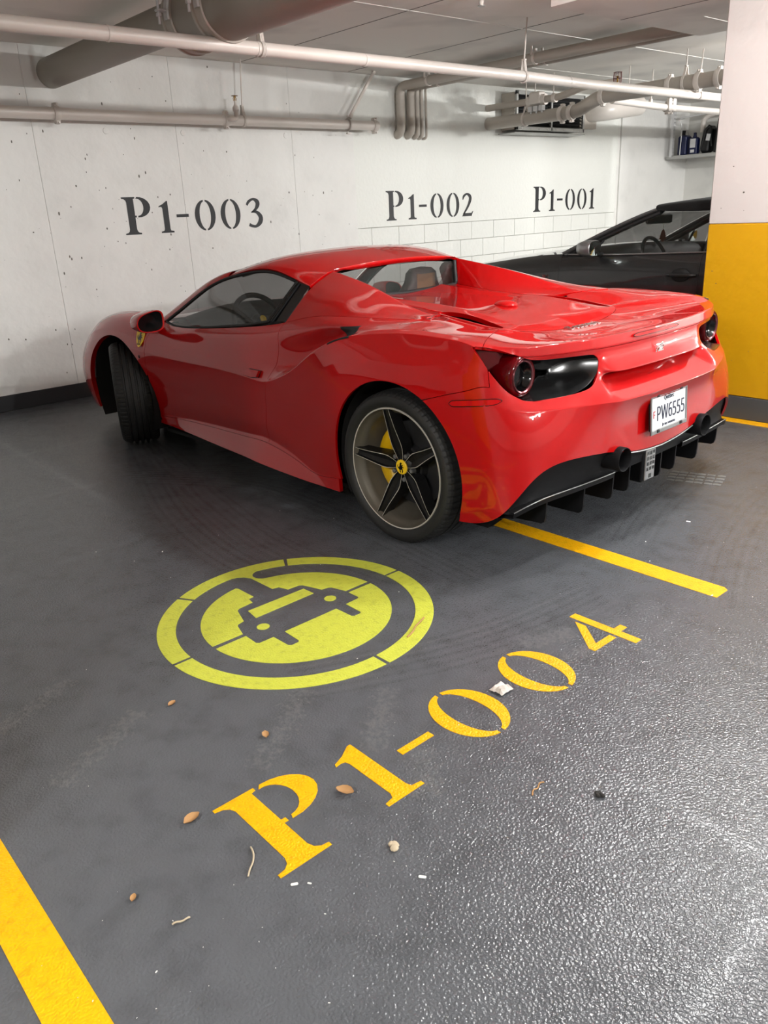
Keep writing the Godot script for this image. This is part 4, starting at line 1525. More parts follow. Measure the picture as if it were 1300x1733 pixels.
func red_car_details(car: Node3D, doors: Array, fenders: Array, p: Array, nrm: Array) -> void:
	# mirrors
	var rings := []
	for s in [[-2.125, .25, -.02], [-2.12, .55, -.014], [-2.09, .80, -.008], [-2.04, .95, 0.0], [-1.985, 1.0, .0], [-1.955, .985, .0], [-1.95, .94, .0], [-1.958, .88, .0]]:
		var ring := []
		for k in 28:
			var a := TAU * k / 28.0
			var cx := signf(cos(a)) * pow(absf(cos(a)), 0.72)
			var cy := signf(sin(a)) * pow(absf(sin(a)), 0.72)
			ring.append(Vector3(-0.990 - cx * 0.090 * s[1] - s[2], 0.860 + (cy * 0.060 - cx * 0.006) * s[1] + 0.012 * cx * (1.0 if cy > 0.0 else -0.6) * s[1] * -1.0, s[0]))
		rings.append(ring)
	var g := Geo.new()
	g.grid(rings, true, false, true)
	var c0 := Vector3(-0.990, 0.86, -2.127)
	for k in 28:
		g.tri(c0, rings[0][k], rings[0][(k + 1) % 28])
	var g2 := Geo.new()
	var cen := Vector3(-0.990, 0.86, -1.962)
	var last: Array = rings[rings.size() - 1]
	for k in 28:
		g2.tri(cen, last[k], last[(k + 1) % 28])
	var stalk := Geo.new()
	stalk.tube([Vector3(-.86, .80, -2.10), Vector3(-.90, .815, -2.075), Vector3(-.945, .828, -2.05)], [0.03, 0.022, 0.026], 14)
	var ms := pair("door_mirror", g, M.red_paint, car)
	for k in 2:
		part("mirror_glass", g2 if k == 0 else g2.mirrored(), M.gloss_black, ms[k])
		part("mirror_stalk", stalk if k == 0 else stalk.mirrored(), M.red_paint, ms[k])
	# door handles
	var plate := Geo.new()
	var outer := []
	for q in [[-1.185, .630], [-1.165, .652], [-1.14, .664], [-1.06, .664], [-1.02, .656], [-1.045, .622], [-1.10, .618], [-1.16, .622]]:
		var b := on_body(p, nrm, q[0], q[1])
		outer.append([b[0], b[1]])
	var hc := on_body(p, nrm, -1.10, 0.642)
	var hn: Vector3 = hc[1]
	var cc: Vector3 = hc[0] + hn * 0.020
	for k in outer.size():
		var a: Array = outer[k]
		var b: Array = outer[(k + 1) % outer.size()]
		var ia: Vector3 = a[0].lerp(hc[0], 0.08) + hn * 0.017
		var ib: Vector3 = b[0].lerp(hc[0], 0.08) + hn * 0.017
		plate.quad(a[0] - hn * 0.004, b[0] - hn * 0.004, ib, ia)
		plate.tri(ia, ib, cc)
	for k in 2:
		var h := part("door_handle", plate if k == 0 else plate.mirrored(), M.red_paint, doors[k])
		h.set_meta("label", "flush red door handle")
		var hs := Geo.new()
		hs.tube((outer + [outer[0]]).map(func(x): return x[0] + x[1] * 0.002), 0.0025, 6, false)
		part("handle_seal", hs if k == 0 else hs.mirrored(), M.gloss_black, h)
	# yellow shield on the fenders
	for k in 2:
		var at: Array = on_body(p, nrm, -2.255, 0.735)
		var nn: Vector3 = at[1]
		var right := Vector3.UP.cross(nn).normalized()
		var xf := Transform3D(Basis(right, nn.cross(right).normalized(), nn), at[0] + nn * 0.001)
		var sh := Geo.new()
		sh.prism(smooth_loop(P2([-.040, .046, 0, .052, .040, .046, .042, .02, .036, -.012, .02, -.040, 0, -.056, -.02, -.040, -.036, -.012, -.042, .02]), 3), 0.003, xf)
		var hs := horse(0.066, 0.0012, xf.translated_local(Vector3(0.0, 0.004, 0.003)))
		var lt := Geo.new()
		for q in [-.012, 0.0, .012]:
			lt.box(xf * Vector3(q, -.036, 0.0032), Vector3(0.004, 0.010, 0.004), 0.0, xf.basis)
		var o := part("shield_badge", sh if k == 0 else sh.mirrored(), M.badge_yellow, fenders[k])
		o.set_meta("label", "yellow shield with a black horse")
		part("horse_mark", hs if k == 0 else hs.mirrored(), M.gloss_black, o)
		part("badge_lettering", lt if k == 0 else lt.mirrored(), M.gloss_black, o)
		var lk: Array = on_body(p, nrm, -2.285, 0.625)
		var kg := Geo.new()
		kg.lathe([Vector2(0, 0.0015), Vector2(0.009, 0.0015), Vector2(0.011, 0.0)], Transform3D(Basis(Vector3.BACK, PI / 2), lk[0]), 16)
		part("side_repeater", kg if k == 0 else kg.mirrored(), M.lamp_red, fenders[k])
	# side markers
	var m0 := []
	var m1 := []
	for k in 21:
		var u := k / 20.0
		var h := 0.0125 * sqrt(maxf(0.02, 1.0 - pow(absf(u * 2.0 - 1.0), 9.0)))
		var zz := lerpf(0.375, 0.575, u)
		var yy := lerpf(0.690, 0.712, u)
		var b := on_body(p, nrm, zz, yy)
		var q: Vector3 = b[0] + b[1] * 0.005
		m0.append(Vector3(q.x, yy + h, zz))
		m1.append(Vector3(q.x, yy - h, zz))
	g = Geo.new()
	g.grid([m0, m1])
	pair("side_marker", g, M.marker_red, car)
	g = Geo.new()
	var lp := m0.duplicate()
	var lq := m1.duplicate()
	lq.reverse()
	lp.append_array(lq)
	lp.append(m0[0])
	g.tube(lp, 0.0016, 6)
	pair("marker_seal", g, M.gloss_black, car)


func red_car_cabin(car: Node3D) -> void:
	var g := Geo.new()
	# dashboard and scuttle
	g.grid(surface([
		[Vector3(-.74, .79, -2.24), Vector3(-.4, .80, -2.42), Vector3(0, .79, -2.48), Vector3(.4, .80, -2.42), Vector3(.74, .79, -2.24)],
		[Vector3(-.74, .85, -2.05), Vector3(-.38, .91, -2.04), Vector3(0, .885, -2.04), Vector3(.38, .89, -2.04), Vector3(.74, .86, -2.05)],
		[Vector3(-.74, .82, -1.90), Vector3(-.38, .895, -1.86), Vector3(0, .86, -1.86), Vector3(.38, .865, -1.88), Vector3(.74, .84, -1.90)],
		[Vector3(-.74, .55, -1.95), Vector3(-.38, .60, -1.93), Vector3(0, .55, -1.88), Vector3(.38, .55, -1.95), Vector3(.74, .55, -1.95)]], 5, 6))
	part("dashboard", g, M.dash_grey, car)
	g = Geo.new()
	g.box(Vector3(0, .36, -1.45), Vector3(1.5, .02, 1.2))
	g.box(Vector3(0, .45, -1.45), Vector3(.22, .22, 1.0), .03)
	g.box(Vector3(-.775, .54, -1.5), Vector3(.05, .52, 1.3), .02)
	g.box(Vector3(.775, .56, -1.5), Vector3(.05, .58, 1.3), .02)
	g.box(Vector3(0, .60, -.90), Vector3(1.46, .66, .06), .02)
	part("cabin_lining", g, M.dark_leather, car)
	# steering wheel
	var bx := Basis(Vector3.RIGHT, deg_to_rad(64))
	var ring := []
	for k in 41:
		var a := TAU * k / 40.0
		ring.append(Vector3(-.36, .80, -1.76) + bx * Vector3(cos(a) * .175, 0, sin(a) * .175))
	g = Geo.new()
	g.tube(ring, .016, 10, false)
	var sw := part("steering_wheel", g, M.dark_leather, car)
	g = Geo.new()
	for a in [-10.0, 190.0, 90.0]:
		var d := bx * Vector3(cos(deg_to_rad(a)), 0, sin(deg_to_rad(a)))
		g.tube([Vector3(-.36, .80, -1.76), Vector3(-.36, .80, -1.76) + d * .17], [.024, .015], 8)
	g.ball(Vector3(-.36, .80, -1.76), Vector3(.07, .05, .045), 16)
	part("wheel_hub", g, M.dark_leather, sw)
	g = Geo.new()
	g.lathe([Vector2(0, .052), Vector2(.022, .051), Vector2(.024, .046)], Transform3D(bx, Vector3(-.36, .80, -1.76)), 20)
	part("hub_badge", g, M.badge_yellow, sw)
	# seats
	for s in [-1.0, 1.0]:
		var o := Node3D.new()
		o.name = "seat"
		car.add_child(o, true)
		o.position = Vector3(s * .37, 0, -1.30)
		g = Geo.new()
		g.box(Vector3(0, .46, -.12), Vector3(.46, .16, .50), .06)
		part("seat_cushion", g, M.wine_leather, o)
		var rows := []
		for q in [[.50, .10, .23, .08], [.60, .13, .25, .075], [.75, .17, .245, .07], [.88, .205, .225, .06], [.95, .225, .16, .055], [1.0, .235, .125, .05], [1.05, .238, .115, .045], [1.075, .235, .085, .03]]:
			var r := []
			for k in 20:
				var a := TAU * k / 20.0
				r.append(Vector3(signf(cos(a)) * pow(absf(cos(a)), .6) * q[2], q[0], q[1] + signf(sin(a)) * pow(absf(sin(a)), .7) * q[3]))
			rows.append(r)
		g = Geo.new()
		g.grid(rows, true, false, true)
		for k in 20:
			g.tri(Vector3(0, 1.085, .235), rows[7][k], rows[7][(k + 1) % 20])
		part("seat_back", g, M.wine_leather, o)
		g = Geo.new()
		g.box(Vector3(0, .98, .272), Vector3(.17, .15, .03), .014)
		part("headrest_insert", g, M.tan_leather, o)
	# roll-over hoops behind the seats, and the lining of the roof
	for s in [-1.0, 1.0]:
		g = Geo.new()
		g.box(Vector3(s * .49, 1.0, -.93), Vector3(.10, .22, .10), .03, Basis(Vector3.BACK, s * 0.35))
		part("cabin_pillar", g, M.wine_leather, car)
	var rn := [
		V([.635, 1.085, -1.58, .615, 1.13, -1.32, .615, 1.10, -1.08, .62, 1.055, -.90]),
		V([.47, 1.14, -1.53, .46, 1.175, -1.31, .455, 1.16, -1.08, .45, 1.11, -.90]),
		V([0, 1.165, -1.50, 0, 1.20, -1.31, 0, 1.19, -1.08, 0, 1.135, -.87]),
		V([-.47, 1.14, -1.53, -.46, 1.175, -1.31, -.455, 1.16, -1.08, -.45, 1.11, -.90]),
		V([-.635, 1.085, -1.58, -.615, 1.13, -1.32, -.615, 1.10, -1.08, -.62, 1.055, -.90])]
	g = Geo.new()
	g.grid(surface(rn, 4, 4))
	part("roof_lining", g, M.dark_leather, car)
	g = Geo.new()
	g.box(Vector3(0, 1.10, -1.72), Vector3(.20, .055, .02), .012)
	part("inner_mirror", g, M.gloss_black, car)


# a wheel whose y axis points outwards: tyre, rim with five split spokes, disc, caliper, cap
func make_wheel(R: float, width: float, rim_r: float, rear: bool) -> Array:
	var out := []
	var h := width / 2.0
	var prof := [Vector2(rim_r - .004, h - .020), Vector2(rim_r + .006, h - .008), Vector2(rim_r + .02, h - .001), Vector2(rim_r + .034, h + .002), Vector2(R - .022, h - .004), Vector2(R - .011, h - .014), Vector2(R - .005, h - .026)]
	var grooves := [.072, .025, -.022, -.068] if rear else [.058, .02, -.018, -.055]
	for gv in grooves:
		prof.append_array([Vector2(R, gv + .0078), Vector2(R - .010, gv + .006), Vector2(R - .010, gv - .006), Vector2(R, gv - .0078)])
	prof.append_array([Vector2(R - .005, -h + .026), Vector2(R - .022, -h + .004), Vector2(rim_r + .02, -h + .001), Vector2(rim_r - .004, -h + .02)])
	# rows along the profile, doubled where the tread is sharp; cuts across both shoulders
	var SEG := 432
	var rows := []
	var pr := []
	for k in prof.size():
		pr.append(prof[k])
		if k >= 4 and k < prof.size() - 4 and k < prof.size() - 1:
			pr.append(prof[k].lerp(prof[k + 1], 0.06))
			pr.append(prof[k].lerp(prof[k + 1], 0.94))
	for q in pr:
		var row := []
		var sh: bool = absf(q.y) > (.082 if rear else .066) and q.x > R - 0.013
		for a in SEG:
			var th := TAU * a / SEG
			var cut := 0.0
			if sh and (a + (3 if q.y < 0 else 0)) % 6 == 0:
				cut = 0.005
			row.append(Vector3(cos(th) * (q.x - cut), q.y, sin(th) * (q.x - cut)))
		rows.append(row)
	var g := Geo.new()
	g.grid(rows, false, false, true)
	out.append(["tyre", g.mesh(), M.tyre])
	var y0 := h - 0.016
	g = Geo.new()
	g.lathe([Vector2(rim_r, y0 - .012), Vector2(rim_r + .001, y0), Vector2(rim_r - .002, y0 + .005), Vector2(rim_r - .007, y0 + .004)], Transform3D(), 96, 50.0)
	out.append(["rim_flange", g.mesh(), M.rim_cut])
	g = Geo.new()
	g.lathe([Vector2(rim_r - .007, y0 + .004), Vector2(rim_r - .012, y0 - .010), Vector2(rim_r - .018, y0 - .022), Vector2(rim_r - .030, y0 - .034), Vector2(rim_r - .034, y0 - .05), Vector2(rim_r - .040, y0 - .10), Vector2(rim_r - .052, y0 - .13), Vector2(rim_r - .05, y0 - .22)], Transform3D(), 72, 50.0)
	out.append(["rim_barrel", g.mesh(), M.rim_grey])
	# spokes
	var hub_y := y0 - 0.042
	for k in 5:
		var ang := deg_to_rad(80.0 - 72.0 * k)
		# in the wheel plane: x to the car's front when seen from its left, local z up
		var e := Vector3(cos(ang), 0, sin(ang))
		var f := Vector3(-sin(ang), 0, cos(ang))
		var rows_l := []
		for q in [[.030, .013, -.013, 0.0], [.055, .022, -.022, .002], [.085, .031, -.029, .006], [.105, .033, -.030, .010], [.14, .030, -.027, .018], [.19, .024, -.022, .028], [.235, .020, -.019, .036], [rim_r - .012, .018, -.018, .040]]:
			rows_l.append([e * q[0] - f * q[1] + Vector3(0, hub_y + q[3], 0), e * q[0] - f * q[2] + Vector3(0, hub_y + q[3], 0)])
		var blade := Geo.new()
		var edge := Geo.new()
		var edge2 := Geo.new()
		var face := []
		for r in rows_l:
			var a: Vector3 = r[0]
			var b: Vector3 = r[1]
			var c := (a + b) / 2.0
			var deep := Vector3(0, -.055, 0)
			face.append([a.lerp(c, -.25) + deep, a, a.lerp(c, .10), a.lerp(c, .22) - Vector3(0, .012, 0), c - Vector3(0, .017, 0), b.lerp(c, .22) - Vector3(0, .012, 0), b.lerp(c, .10), b, b.lerp(c, -.25) + deep])
		for r in face.size() - 1:
			for q in 8:
				var A: Vector3 = face[r][q]
				var B: Vector3 = face[r][q + 1]
				var C: Vector3 = face[r + 1][q + 1]
				var D: Vector3 = face[r + 1][q]
				(edge if q == 1 else edge2 if q == 6 else blade).quad(A, B, C, D)
		out.append(["spoke", blade.mesh(), M.rim_dark])
		out.append(["spoke_edge", edge.mesh(), M.rim_cut])
		out.append(["spoke_edge", edge2.mesh(), M.rim_cut])
	g = Geo.new()
	g.lathe([Vector2(.075, hub_y - .06), Vector2(.070, hub_y - .022), Vector2(.052, hub_y - .014), Vector2(.042, hub_y - .004), Vector2(.034, hub_y - .002)], Transform3D(), 40)
	out.append(["hub", g.mesh(), M.rim_dark])
	g = Geo.new()
	g.lathe([Vector2(.034, hub_y - .004), Vector2(.034, hub_y + .002), Vector2(.031, hub_y + .005), Vector2(0, hub_y + .007)], Transform3D(), 36)
	out.append(["hub_cap", g.mesh(), M.badge_yellow])
	# local: outwards is y; up is along z of the basis set by the caller
	var hx := Transform3D(Basis(Vector3(-1, 0, 0), Vector3(0, 0, 1), Vector3(0, 1, 0)), Vector3(0, hub_y + .006, 0))
	out.append(["cap_horse", horse(.048, .0014, hx).mesh(), M.gloss_black])
	for k in 5:
		var a := deg_to_rad(44.0 - 72.0 * k)
		g = Geo.new()
		g.lathe([Vector2(.011, hub_y - .02), Vector2(.011, hub_y - .002), Vector2(.009, hub_y + .002), Vector2(0, hub_y + .003)], Transform3D(Basis(), Vector3(cos(a) * .058, 0, sin(a) * .058)), 12)
		out.append(["wheel_bolt", g.mesh(), M.silver_trim])
	# brake
	g = Geo.new()
	g.lathe([Vector2(.09, y0 - .118), Vector2(.193, y0 - .118), Vector2(.195, y0 - .122), Vector2(.195, y0 - .148), Vector2(.09, y0 - .15)], Transform3D(), 64)
	g.lathe([Vector2(.09, y0 - .118), Vector2(.085, y0 - .085), Vector2(0, y0 - .08)], Transform3D(), 40)
	out.append(["brake_disc", g.mesh(), M.steel])
	g = Geo.new()
	var cal := []
	for k in 13:
		var a := deg_to_rad(lerpf(-58.0, 56.0, k / 12.0))
		var u := sin(PI * k / 12.0)
		var ro := lerpf(.195, .212, u)
		var row := []
		for q in [[.205, -.16], [ro + .004, -.14], [ro, -.108], [ro - .012, -.094], [.168, -.090], [.145, -.094], [.132, -.108], [.13, -.125]]:
			row.append(Vector3(cos(a) * q[0], y0 + q[1], sin(a) * q[0]))
		cal.append(row)
	g.grid(cal)
	for e in [0, 12]:
		for k in 6:
			g.tri(cal[e][0], cal[e][k + 1], cal[e][k + 2] if k < 6 else cal[e][7])
	out.append(["caliper", g.mesh(), M.caliper_yellow])
	return out


# ---------------------------------------------------------------- pipes, vent, shelf
func ring_x(x: float, y: float, z: float, r: float, half: float, ear := 0.0) -> Geo:
	# a grooved coupling round a pipe that runs along x, with two bolted ears
	var g := Geo.new()
	var b := Basis(Vector3(0, 1, 0), Vector3(1, 0, 0), Vector3(0, 0, 1))
	g.lathe([Vector2(r, -half), Vector2(r + .010, -half + .002), Vector2(r + .014, -half * .4), Vector2(r + .014, half * .4), Vector2(r + .010, half - .002), Vector2(r, half)], Transform3D(b, Vector3(x, y, z)), 24)
	if ear > 0.0:
		for s in [-1, 1]:
			g.box(Vector3(x, y + s * (r + .018), z + .004), Vector3(half * 1.5, .026, .05), .006)
			g.tube([Vector3(x, y + s * (r + .020), z - .035), Vector3(x, y + s * (r + .020), z + .045)], .008, 8)
	return g


func along_z(g: Geo, at: Vector3) -> Geo:
	# turn what was built along x at the origin into the z direction and move it
	var o := Geo.new()
	o.add(g, Transform3D(Basis(Vector3.UP, PI / 2), at))
	return o


func loop_hanger(at: Vector3, r: float, top: float, lean := 0.0) -> Geo:
	# pear-shaped band round a pipe and the threaded rod that carries it (pipe along x)
	var g := Geo.new()
	var loop := []
	for k in 25:
		var a := deg_to_rad(lerpf(62.0, -242.0, k / 24.0))
		loop.append(at + Vector3(0, sin(a) * (r + .004), cos(a) * (r + .004)))
	loop.append(at + Vector3(0, r + .075, -.008))
	loop.push_front(at + Vector3(0, r + .075, .008))
	for w in [-.009, 0.0, .009]:
		g.tube(loop.map(func(q): return q + Vector3(w, 0, 0)), .005, 6)
	g.box(at + Vector3(0, r + .078, 0), Vector3(.026, .012, .034), .003)
	g.tube([at + Vector3(0, r + .06, 0), Vector3(at.x + lean, top, at.z)], .006, 8)
	return g


func build_services() -> void:
	var pp: Material = M.pipe_paint
	# the long sprinkler main over the bays
	var o := thing("sprinkler_main", "long white painted pipe crossing the picture under the ceiling from edge to column", "pipe", Vector3(0, 2.323, -4.42))
	var g := Geo.new()
	g.tube([Vector3(-7.2, 0, 0), Vector3(2.1, 0, 0), Vector3(5.4, .003, 0), Vector3(6.3, -.006, 0), Vector3(12.5, 0, 0)], .037, 24)
	part("pipe", g, pp, o)
	for x in [2.093, 3.0, 3.82, 6.0]:
		g = Geo.new()
		g.lathe([Vector2(.037, -.006), Vector2(.0395, -.005), Vector2(.0395, .005), Vector2(.037, .006)], Transform3D(Basis(Vector3(0, 1, 0), Vector3(1, 0, 0), Vector3(0, 0, 1)), Vector3(x, 0, 0)), 24)
		part("weld_band", g, pp, o)
	for x in [3.03, 5.43, 8.08]:
		part("hanger", loop_hanger(Vector3(x, 0, 0), .037, .40, 0.03), M.clamp_paint, o)

	# the lower pipe along the back wall
	o = thing("sprinkler_branch", "white painted pipe along the back wall above P1-003 ending in a bolted cap", "pipe", Vector3(0, 2.227, -6.80))
	g = Geo.new()
	g.tube([Vector3(-7.2, 0, 0), Vector3(5.99, 0, 0)], .044, 24)
	part("pipe", g, pp, o)
	for x in [0.4, 2.70, 5.97]:
		part("coupling", ring_x(x, 0, 0, .044, .024, 1.0), M.clamp_paint, o)
	g = Geo.new()
	g.ball(Vector3(6.0, 0, 0), Vector3(.035, .05, .05), 20)
	part("end_cap", g, pp, o)
	g = ring_x(4.215, 0, 0, .044, .022, 1.0)
	part("outlet_clamp", g, M.clamp_paint, o)
	g = Geo.new()
	g.tube(bent([Vector3(4.22, 0, .03), Vector3(4.22, .0, .075), Vector3(4.285, .002, .075), Vector3(4.285, .10, .075)], .03), .020, 14)
	g.lathe([Vector2(.024, .065), Vector2(.028, .075), Vector2(.028, .095), Vector2(.020, .105), Vector2(.012, .12), Vector2(.010, .15)], Transform3D(Basis(), Vector3(4.285, 0, .075)), 16)
	var el := part("riser_elbow", g, M.clamp_paint, o)
	g = Geo.new()
	g.tube([Vector3(4.275, .145, .075), Vector3(4.270, .165, .075), Vector3(4.280, .188, .075)], .003, 6)
	g.tube([Vector3(4.295, .145, .075), Vector3(4.300, .165, .075), Vector3(4.290, .188, .075)], .003, 6)
	g.tube([Vector3(4.285, .145, .075), Vector3(4.285, .185, .075)], .005, 8)
	g.lathe([Vector2(0, .187), Vector2(.028, .186), Vector2(.029, .189), Vector2(0, .192)], Transform3D(Basis(), Vector3(4.285, 0, .075)), 20)
	part("sprinkler_head", g, M.brass, el)
	part("hanger", loop_hanger(Vector3(4.40, 0, 0), .044, .493, .03), M.clamp_paint, o)
	g = Geo.new()
	for k in 3:
		g.add(ring_x(5.62, 0, 0, .046, .010))
	g.tube([Vector3(5.62, -.075, .0), Vector3(5.62, .085, .0)], .006, 8)
	g.box(Vector3(5.62, -.078, .01), Vector3(.05, .012, .03), .003)
	var bc := part("brace_clamp", g, M.clamp_paint, o)
	g = Geo.new()
	g.tube([Vector3(5.63, .06, .02), Vector3(5.96, .47, .03)], .016, 12)
	g.box(Vector3(5.965, .478, .03), Vector3(.035, .04, .035), .006, Basis(Vector3.BACK, -.7))
	g.box(Vector3(5.65, .075, .02), Vector3(.05, .03, .04), .006, Basis(Vector3.BACK, .9))
	part("brace", g, M.clamp_paint, bc)

	# big drain
	o = thing("drain_pipe", "thick grey drain pipe meeting the back wall in the upper left corner", "pipe", Vector3(2.775, 2.53, 0))
	g = Geo.new()
	g.tube([Vector3(-.005, .0, -6.96), Vector3(0, 0, -4.80)], .108, 40)
	part("pipe", g, M.pipe_dull, o)
	g = Geo.new()
	g.tube([Vector3(.03, -.015, -4.84), Vector3(.03, -.015, -4.80), Vector3(.03, -.015, -1.0)], [.165, .176, .176], 40)
	part("wide_pipe", g, M.pipe_dull, o)
	for z in [-4.76, -4.42]:
		g = Geo.new()
		var bx := Basis(Vector3(1, 0, 0), Vector3(0, 0, 1), Vector3(0, -1, 0))
		g.lathe([Vector2(.176, -.055), Vector2(.186, -.052), Vector2(.188, -.03), Vector2(.182, -.02), Vector2(.182, .02), Vector2(.188, .03), Vector2(.186, .052), Vector2(.176, .055)], Transform3D(bx, Vector3(.03, -.015, z)), 40, 30.0)
		part("rubber_collar", g, M.pipe_grey, o)
		g = Geo.new()
		g.lathe([Vector2(.184, -.020), Vector2(.200, -.020), Vector2(.200, .020), Vector2(.184, .020)], Transform3D(bx, Vector3(.03, -.015, z + .03)), 40, 30.0, PI - .15, TAU + .15)
		for s in [-1, 1]:
			g.box(Vector3(.03 + s * .225, .0, z + .03), Vector3(.06, .012, .04), .003)
			g.tube([Vector3(.03 + s * .24, -.07, z + .03), Vector3(.03 + s * .24, .16, z + .03)], .008, 8)
			g.box(Vector3(.03 + s * .24, -.022, z + .03), Vector3(.026, .02, .026), .004)
		part("pipe_clamp", g, M.label_white, o)

	# bundle of conduits dropping down the wall right of the corner
	var spots := [[6.425, .046, 2.62, "thickest of five wall conduits, leftmost of the bundle right of the wall corner"], [6.575, .044, 2.62, "second conduit from the left in the bundle right of the wall corner"], [6.675, .026, 2.63, "middle conduit of the bundle right of the wall corner"], [6.745, .020, 2.63, "fourth conduit from the left in the bundle right of the wall corner"], [6.815, .014, 2.64, "thinnest conduit, rightmost of the bundle right of the wall corner"]]
	for s in spots:
		var r: float = s[1]
		var c := thing("conduit", s[3], "conduit", Vector3(s[0], 0, 0), "conduits dropping down the wall")
		g = Geo.new()
		g.tube(bent([Vector3(0, 2.12 + r, -6.965), Vector3(0, 2.12 + r, -6.90 + r * .4), Vector3(0, s[2], -6.90 + r * .4), Vector3(0, s[2], -3.61)], r * 1.5 + .02), r, 20)
		part("tube", g, M.pipe_grey, c)
		for z in [-6.45, -5.1]:
			g = Geo.new()
			var bx := Basis(Vector3(1, 0, 0), Vector3(0, 0, 1), Vector3(0, -1, 0))
			g.lathe([Vector2(r, -.012), Vector2(r + .004, -.012), Vector2(r + .004, .012), Vector2(r, .012)], Transform3D(bx, Vector3(0, s[2], z)), 20, 30.0)
			g.box(Vector3(-r - .012, s[2] + r + .01, z), Vector3(.012, .07, .022), .003)
			g.box(Vector3(r * .2 - .012, s[2] + r + .015, z), Vector3(.03, .03, .022), .003)
			part("strap", g, M.clamp_paint, c)

	# ventilation grille box
	o = thing("vent_grille", "grey sheet metal ventilation box with dark louvres right of the conduits", "vent", Vector3(8.12, 2.235, -6.95))
	g = Geo.new()
	g.box(Vector3(.66, .205, .10), Vector3(1.30, .40, .20), .004)
	part("grille_box", g, M.pipe_grey, o)
	g = Geo.new()
	g.box(Vector3(.66, .015, .24), Vector3(1.34, .045, .03), .004)
	g.box(Vector3(.66, .395, .24), Vector3(1.34, .045, .03), .004)
	for x in [.005, .66, 1.315]:
		g.box(Vector3(x, .205, .24), Vector3(.03, .42, .03), .004)
	g.box(Vector3(.66, -.03, .12), Vector3(1.40, .012, .26), .003)
	part("grille_frame", g, M.galvanised, o)
	for k in 9:
		g = Geo.new()
		g.box(Vector3(.66, .055 + k * .0375, .225), Vector3(1.28, .004, .045), 0.0, Basis(Vector3.RIGHT, .6))
		part("louvre", g, M.louvre_dark, o)
	g = Geo.new()
	g.box(Vector3(.66, .205, .204), Vector3(1.27, .36, .004))
	part("grille_back", g, M.void_black, o)
	for k in 8:
		g = Geo.new()
		g.ball(Vector3(.08 + k * .165, .015, .257), Vector3(.010, .010, .005), 8)
		part("rivet", g, M.chrome, o)

	# lower grey pipe out of the wall, stepping up over an offset joint
	o = thing("grey_pipe", "grey pipe leaving the wall below the vent grille and stepping up at a clamped joint", "pipe", Vector3(7.90, 0, 0))
	g = Geo.new()
	g.tube(bent([Vector3(0, 2.31, -6.96), Vector3(.02, 2.31, -5.72), Vector3(.06, 2.425, -5.46), Vector3(.06, 2.43, -2.95)], .09), .068, 24)
	part("pipe", g, M.pipe_grey, o)
	for q in [[.016, 2.31, -5.90], [.018, 2.312, -5.78], [.06, 2.427, -5.42], [.06, 2.43, -4.66], [.06, 2.43, -4.36], [.06, 2.43, -4.16]]:
		part("coupling", along_z(ring_x(0, 0, 0, .068, .026, 1.0), Vector3(q[0], q[1], q[2])), M.clamp_paint, o)
	for z in [-6.40, -4.5]:
		part("hanger", along_z(loop_hanger(Vector3.ZERO, .068, 2.72 - 2.31 if z < -5.0 else 2.72 - 2.43, 0.0), Vector3(.01 if z < -5.0 else .06, 2.31 if z < -5.0 else 2.43, z)), M.clamp_paint, o)
	# upper thin pipe with a valve in it
	o = thing("thin_pipe", "thin grey pipe with a valve block above the stepped grey pipe", "pipe", Vector3(7.88, 2.475, 0))
	g = Geo.new()
	g.tube(bent([Vector3(0, 0, -6.96), Vector3(0, 0, -5.90), Vector3(.05, .075, -5.60), Vector3(.30, .085, -5.36)], .1), .036, 20)
	part("pipe", g, M.pipe_grey, o)
	g = Geo.new()
	g.box(Vector3(.0, .02, -6.22), Vector3(.13, .13, .16), .02)
	g.tube([Vector3(0, 0, -6.34), Vector3(0, 0, -6.10)], .055, 16)
	g.tube([Vector3(0, 0, -6.0), Vector3(0, 0, -5.96)], .048, 16)
	part("valve_body", g, M.clamp_paint, o)
	for k in 3:
		g = Geo.new()
		g.box(Vector3(-.03, -.085, -6.28 + k * .075), Vector3(.06, .055, .055), .006)
		g.tube([Vector3(-.03, -.105, -6.28 + k * .075), Vector3(-.03, -.13, -6.28 + k * .075)], .010, 8)
		part("valve_lug", g, M.label_white, o)
	for z in [-6.25, -6.0]:
		g = Geo.new()
		g.tube([Vector3(0, .03, z), Vector3(0, .245, z)], .006, 8)
		part("rod", g, M.clamp_paint, o)
	# white pipe going right
	o = thing("white_pipe", "white pipe running right from the clamped joint towards the column", "pipe", Vector3(0, 2.35, -5.34))
	g = Geo.new()
	g.tube([Vector3(8.04, .035, -.02), Vector3(9.0, .004, 0), Vector3(12.5, -.01, .06)], .036, 20)
	part("pipe", g, pp, o)
	g = Geo.new()
	for s in [-1, 1]:
		g.box(Vector3(9.13 + s * .045, .03, .03), Vector3(.07, .14, .05), .015)
	g.add(ring_x(9.13, 0, 0, .036, .07, 1.0))
	part("coupling", g, M.clamp_paint, o)
	for x in [8.3, 8.75]:
		g = Geo.new()
		g.tube([Vector3(x, .03, 0), Vector3(x + .01, .365, 0)], .006, 8)
		g.lathe([Vector2(0, .08), Vector2(.018, .075), Vector2(.022, .05), Vector2(.02, .03)], Transform3D(Basis(), Vector3(x, 0, 0)), 12)
		part("rod", g, M.clamp_paint, o)

	# caged sprinkler
	o = thing("caged_sprinkler", "sprinkler head in a small dark red wire cage over the stepped grey pipe", "sprinkler", Vector3(7.98, 2.522, -5.27))
	g = Geo.new()
	for k in 8:
		var a := TAU * k / 8.0
		g.tube([Vector3(cos(a) * .035, .0, sin(a) * .035), Vector3(cos(a) * .042, .05, sin(a) * .042), Vector3(cos(a) * .038, .105, sin(a) * .038)], .0028, 5)
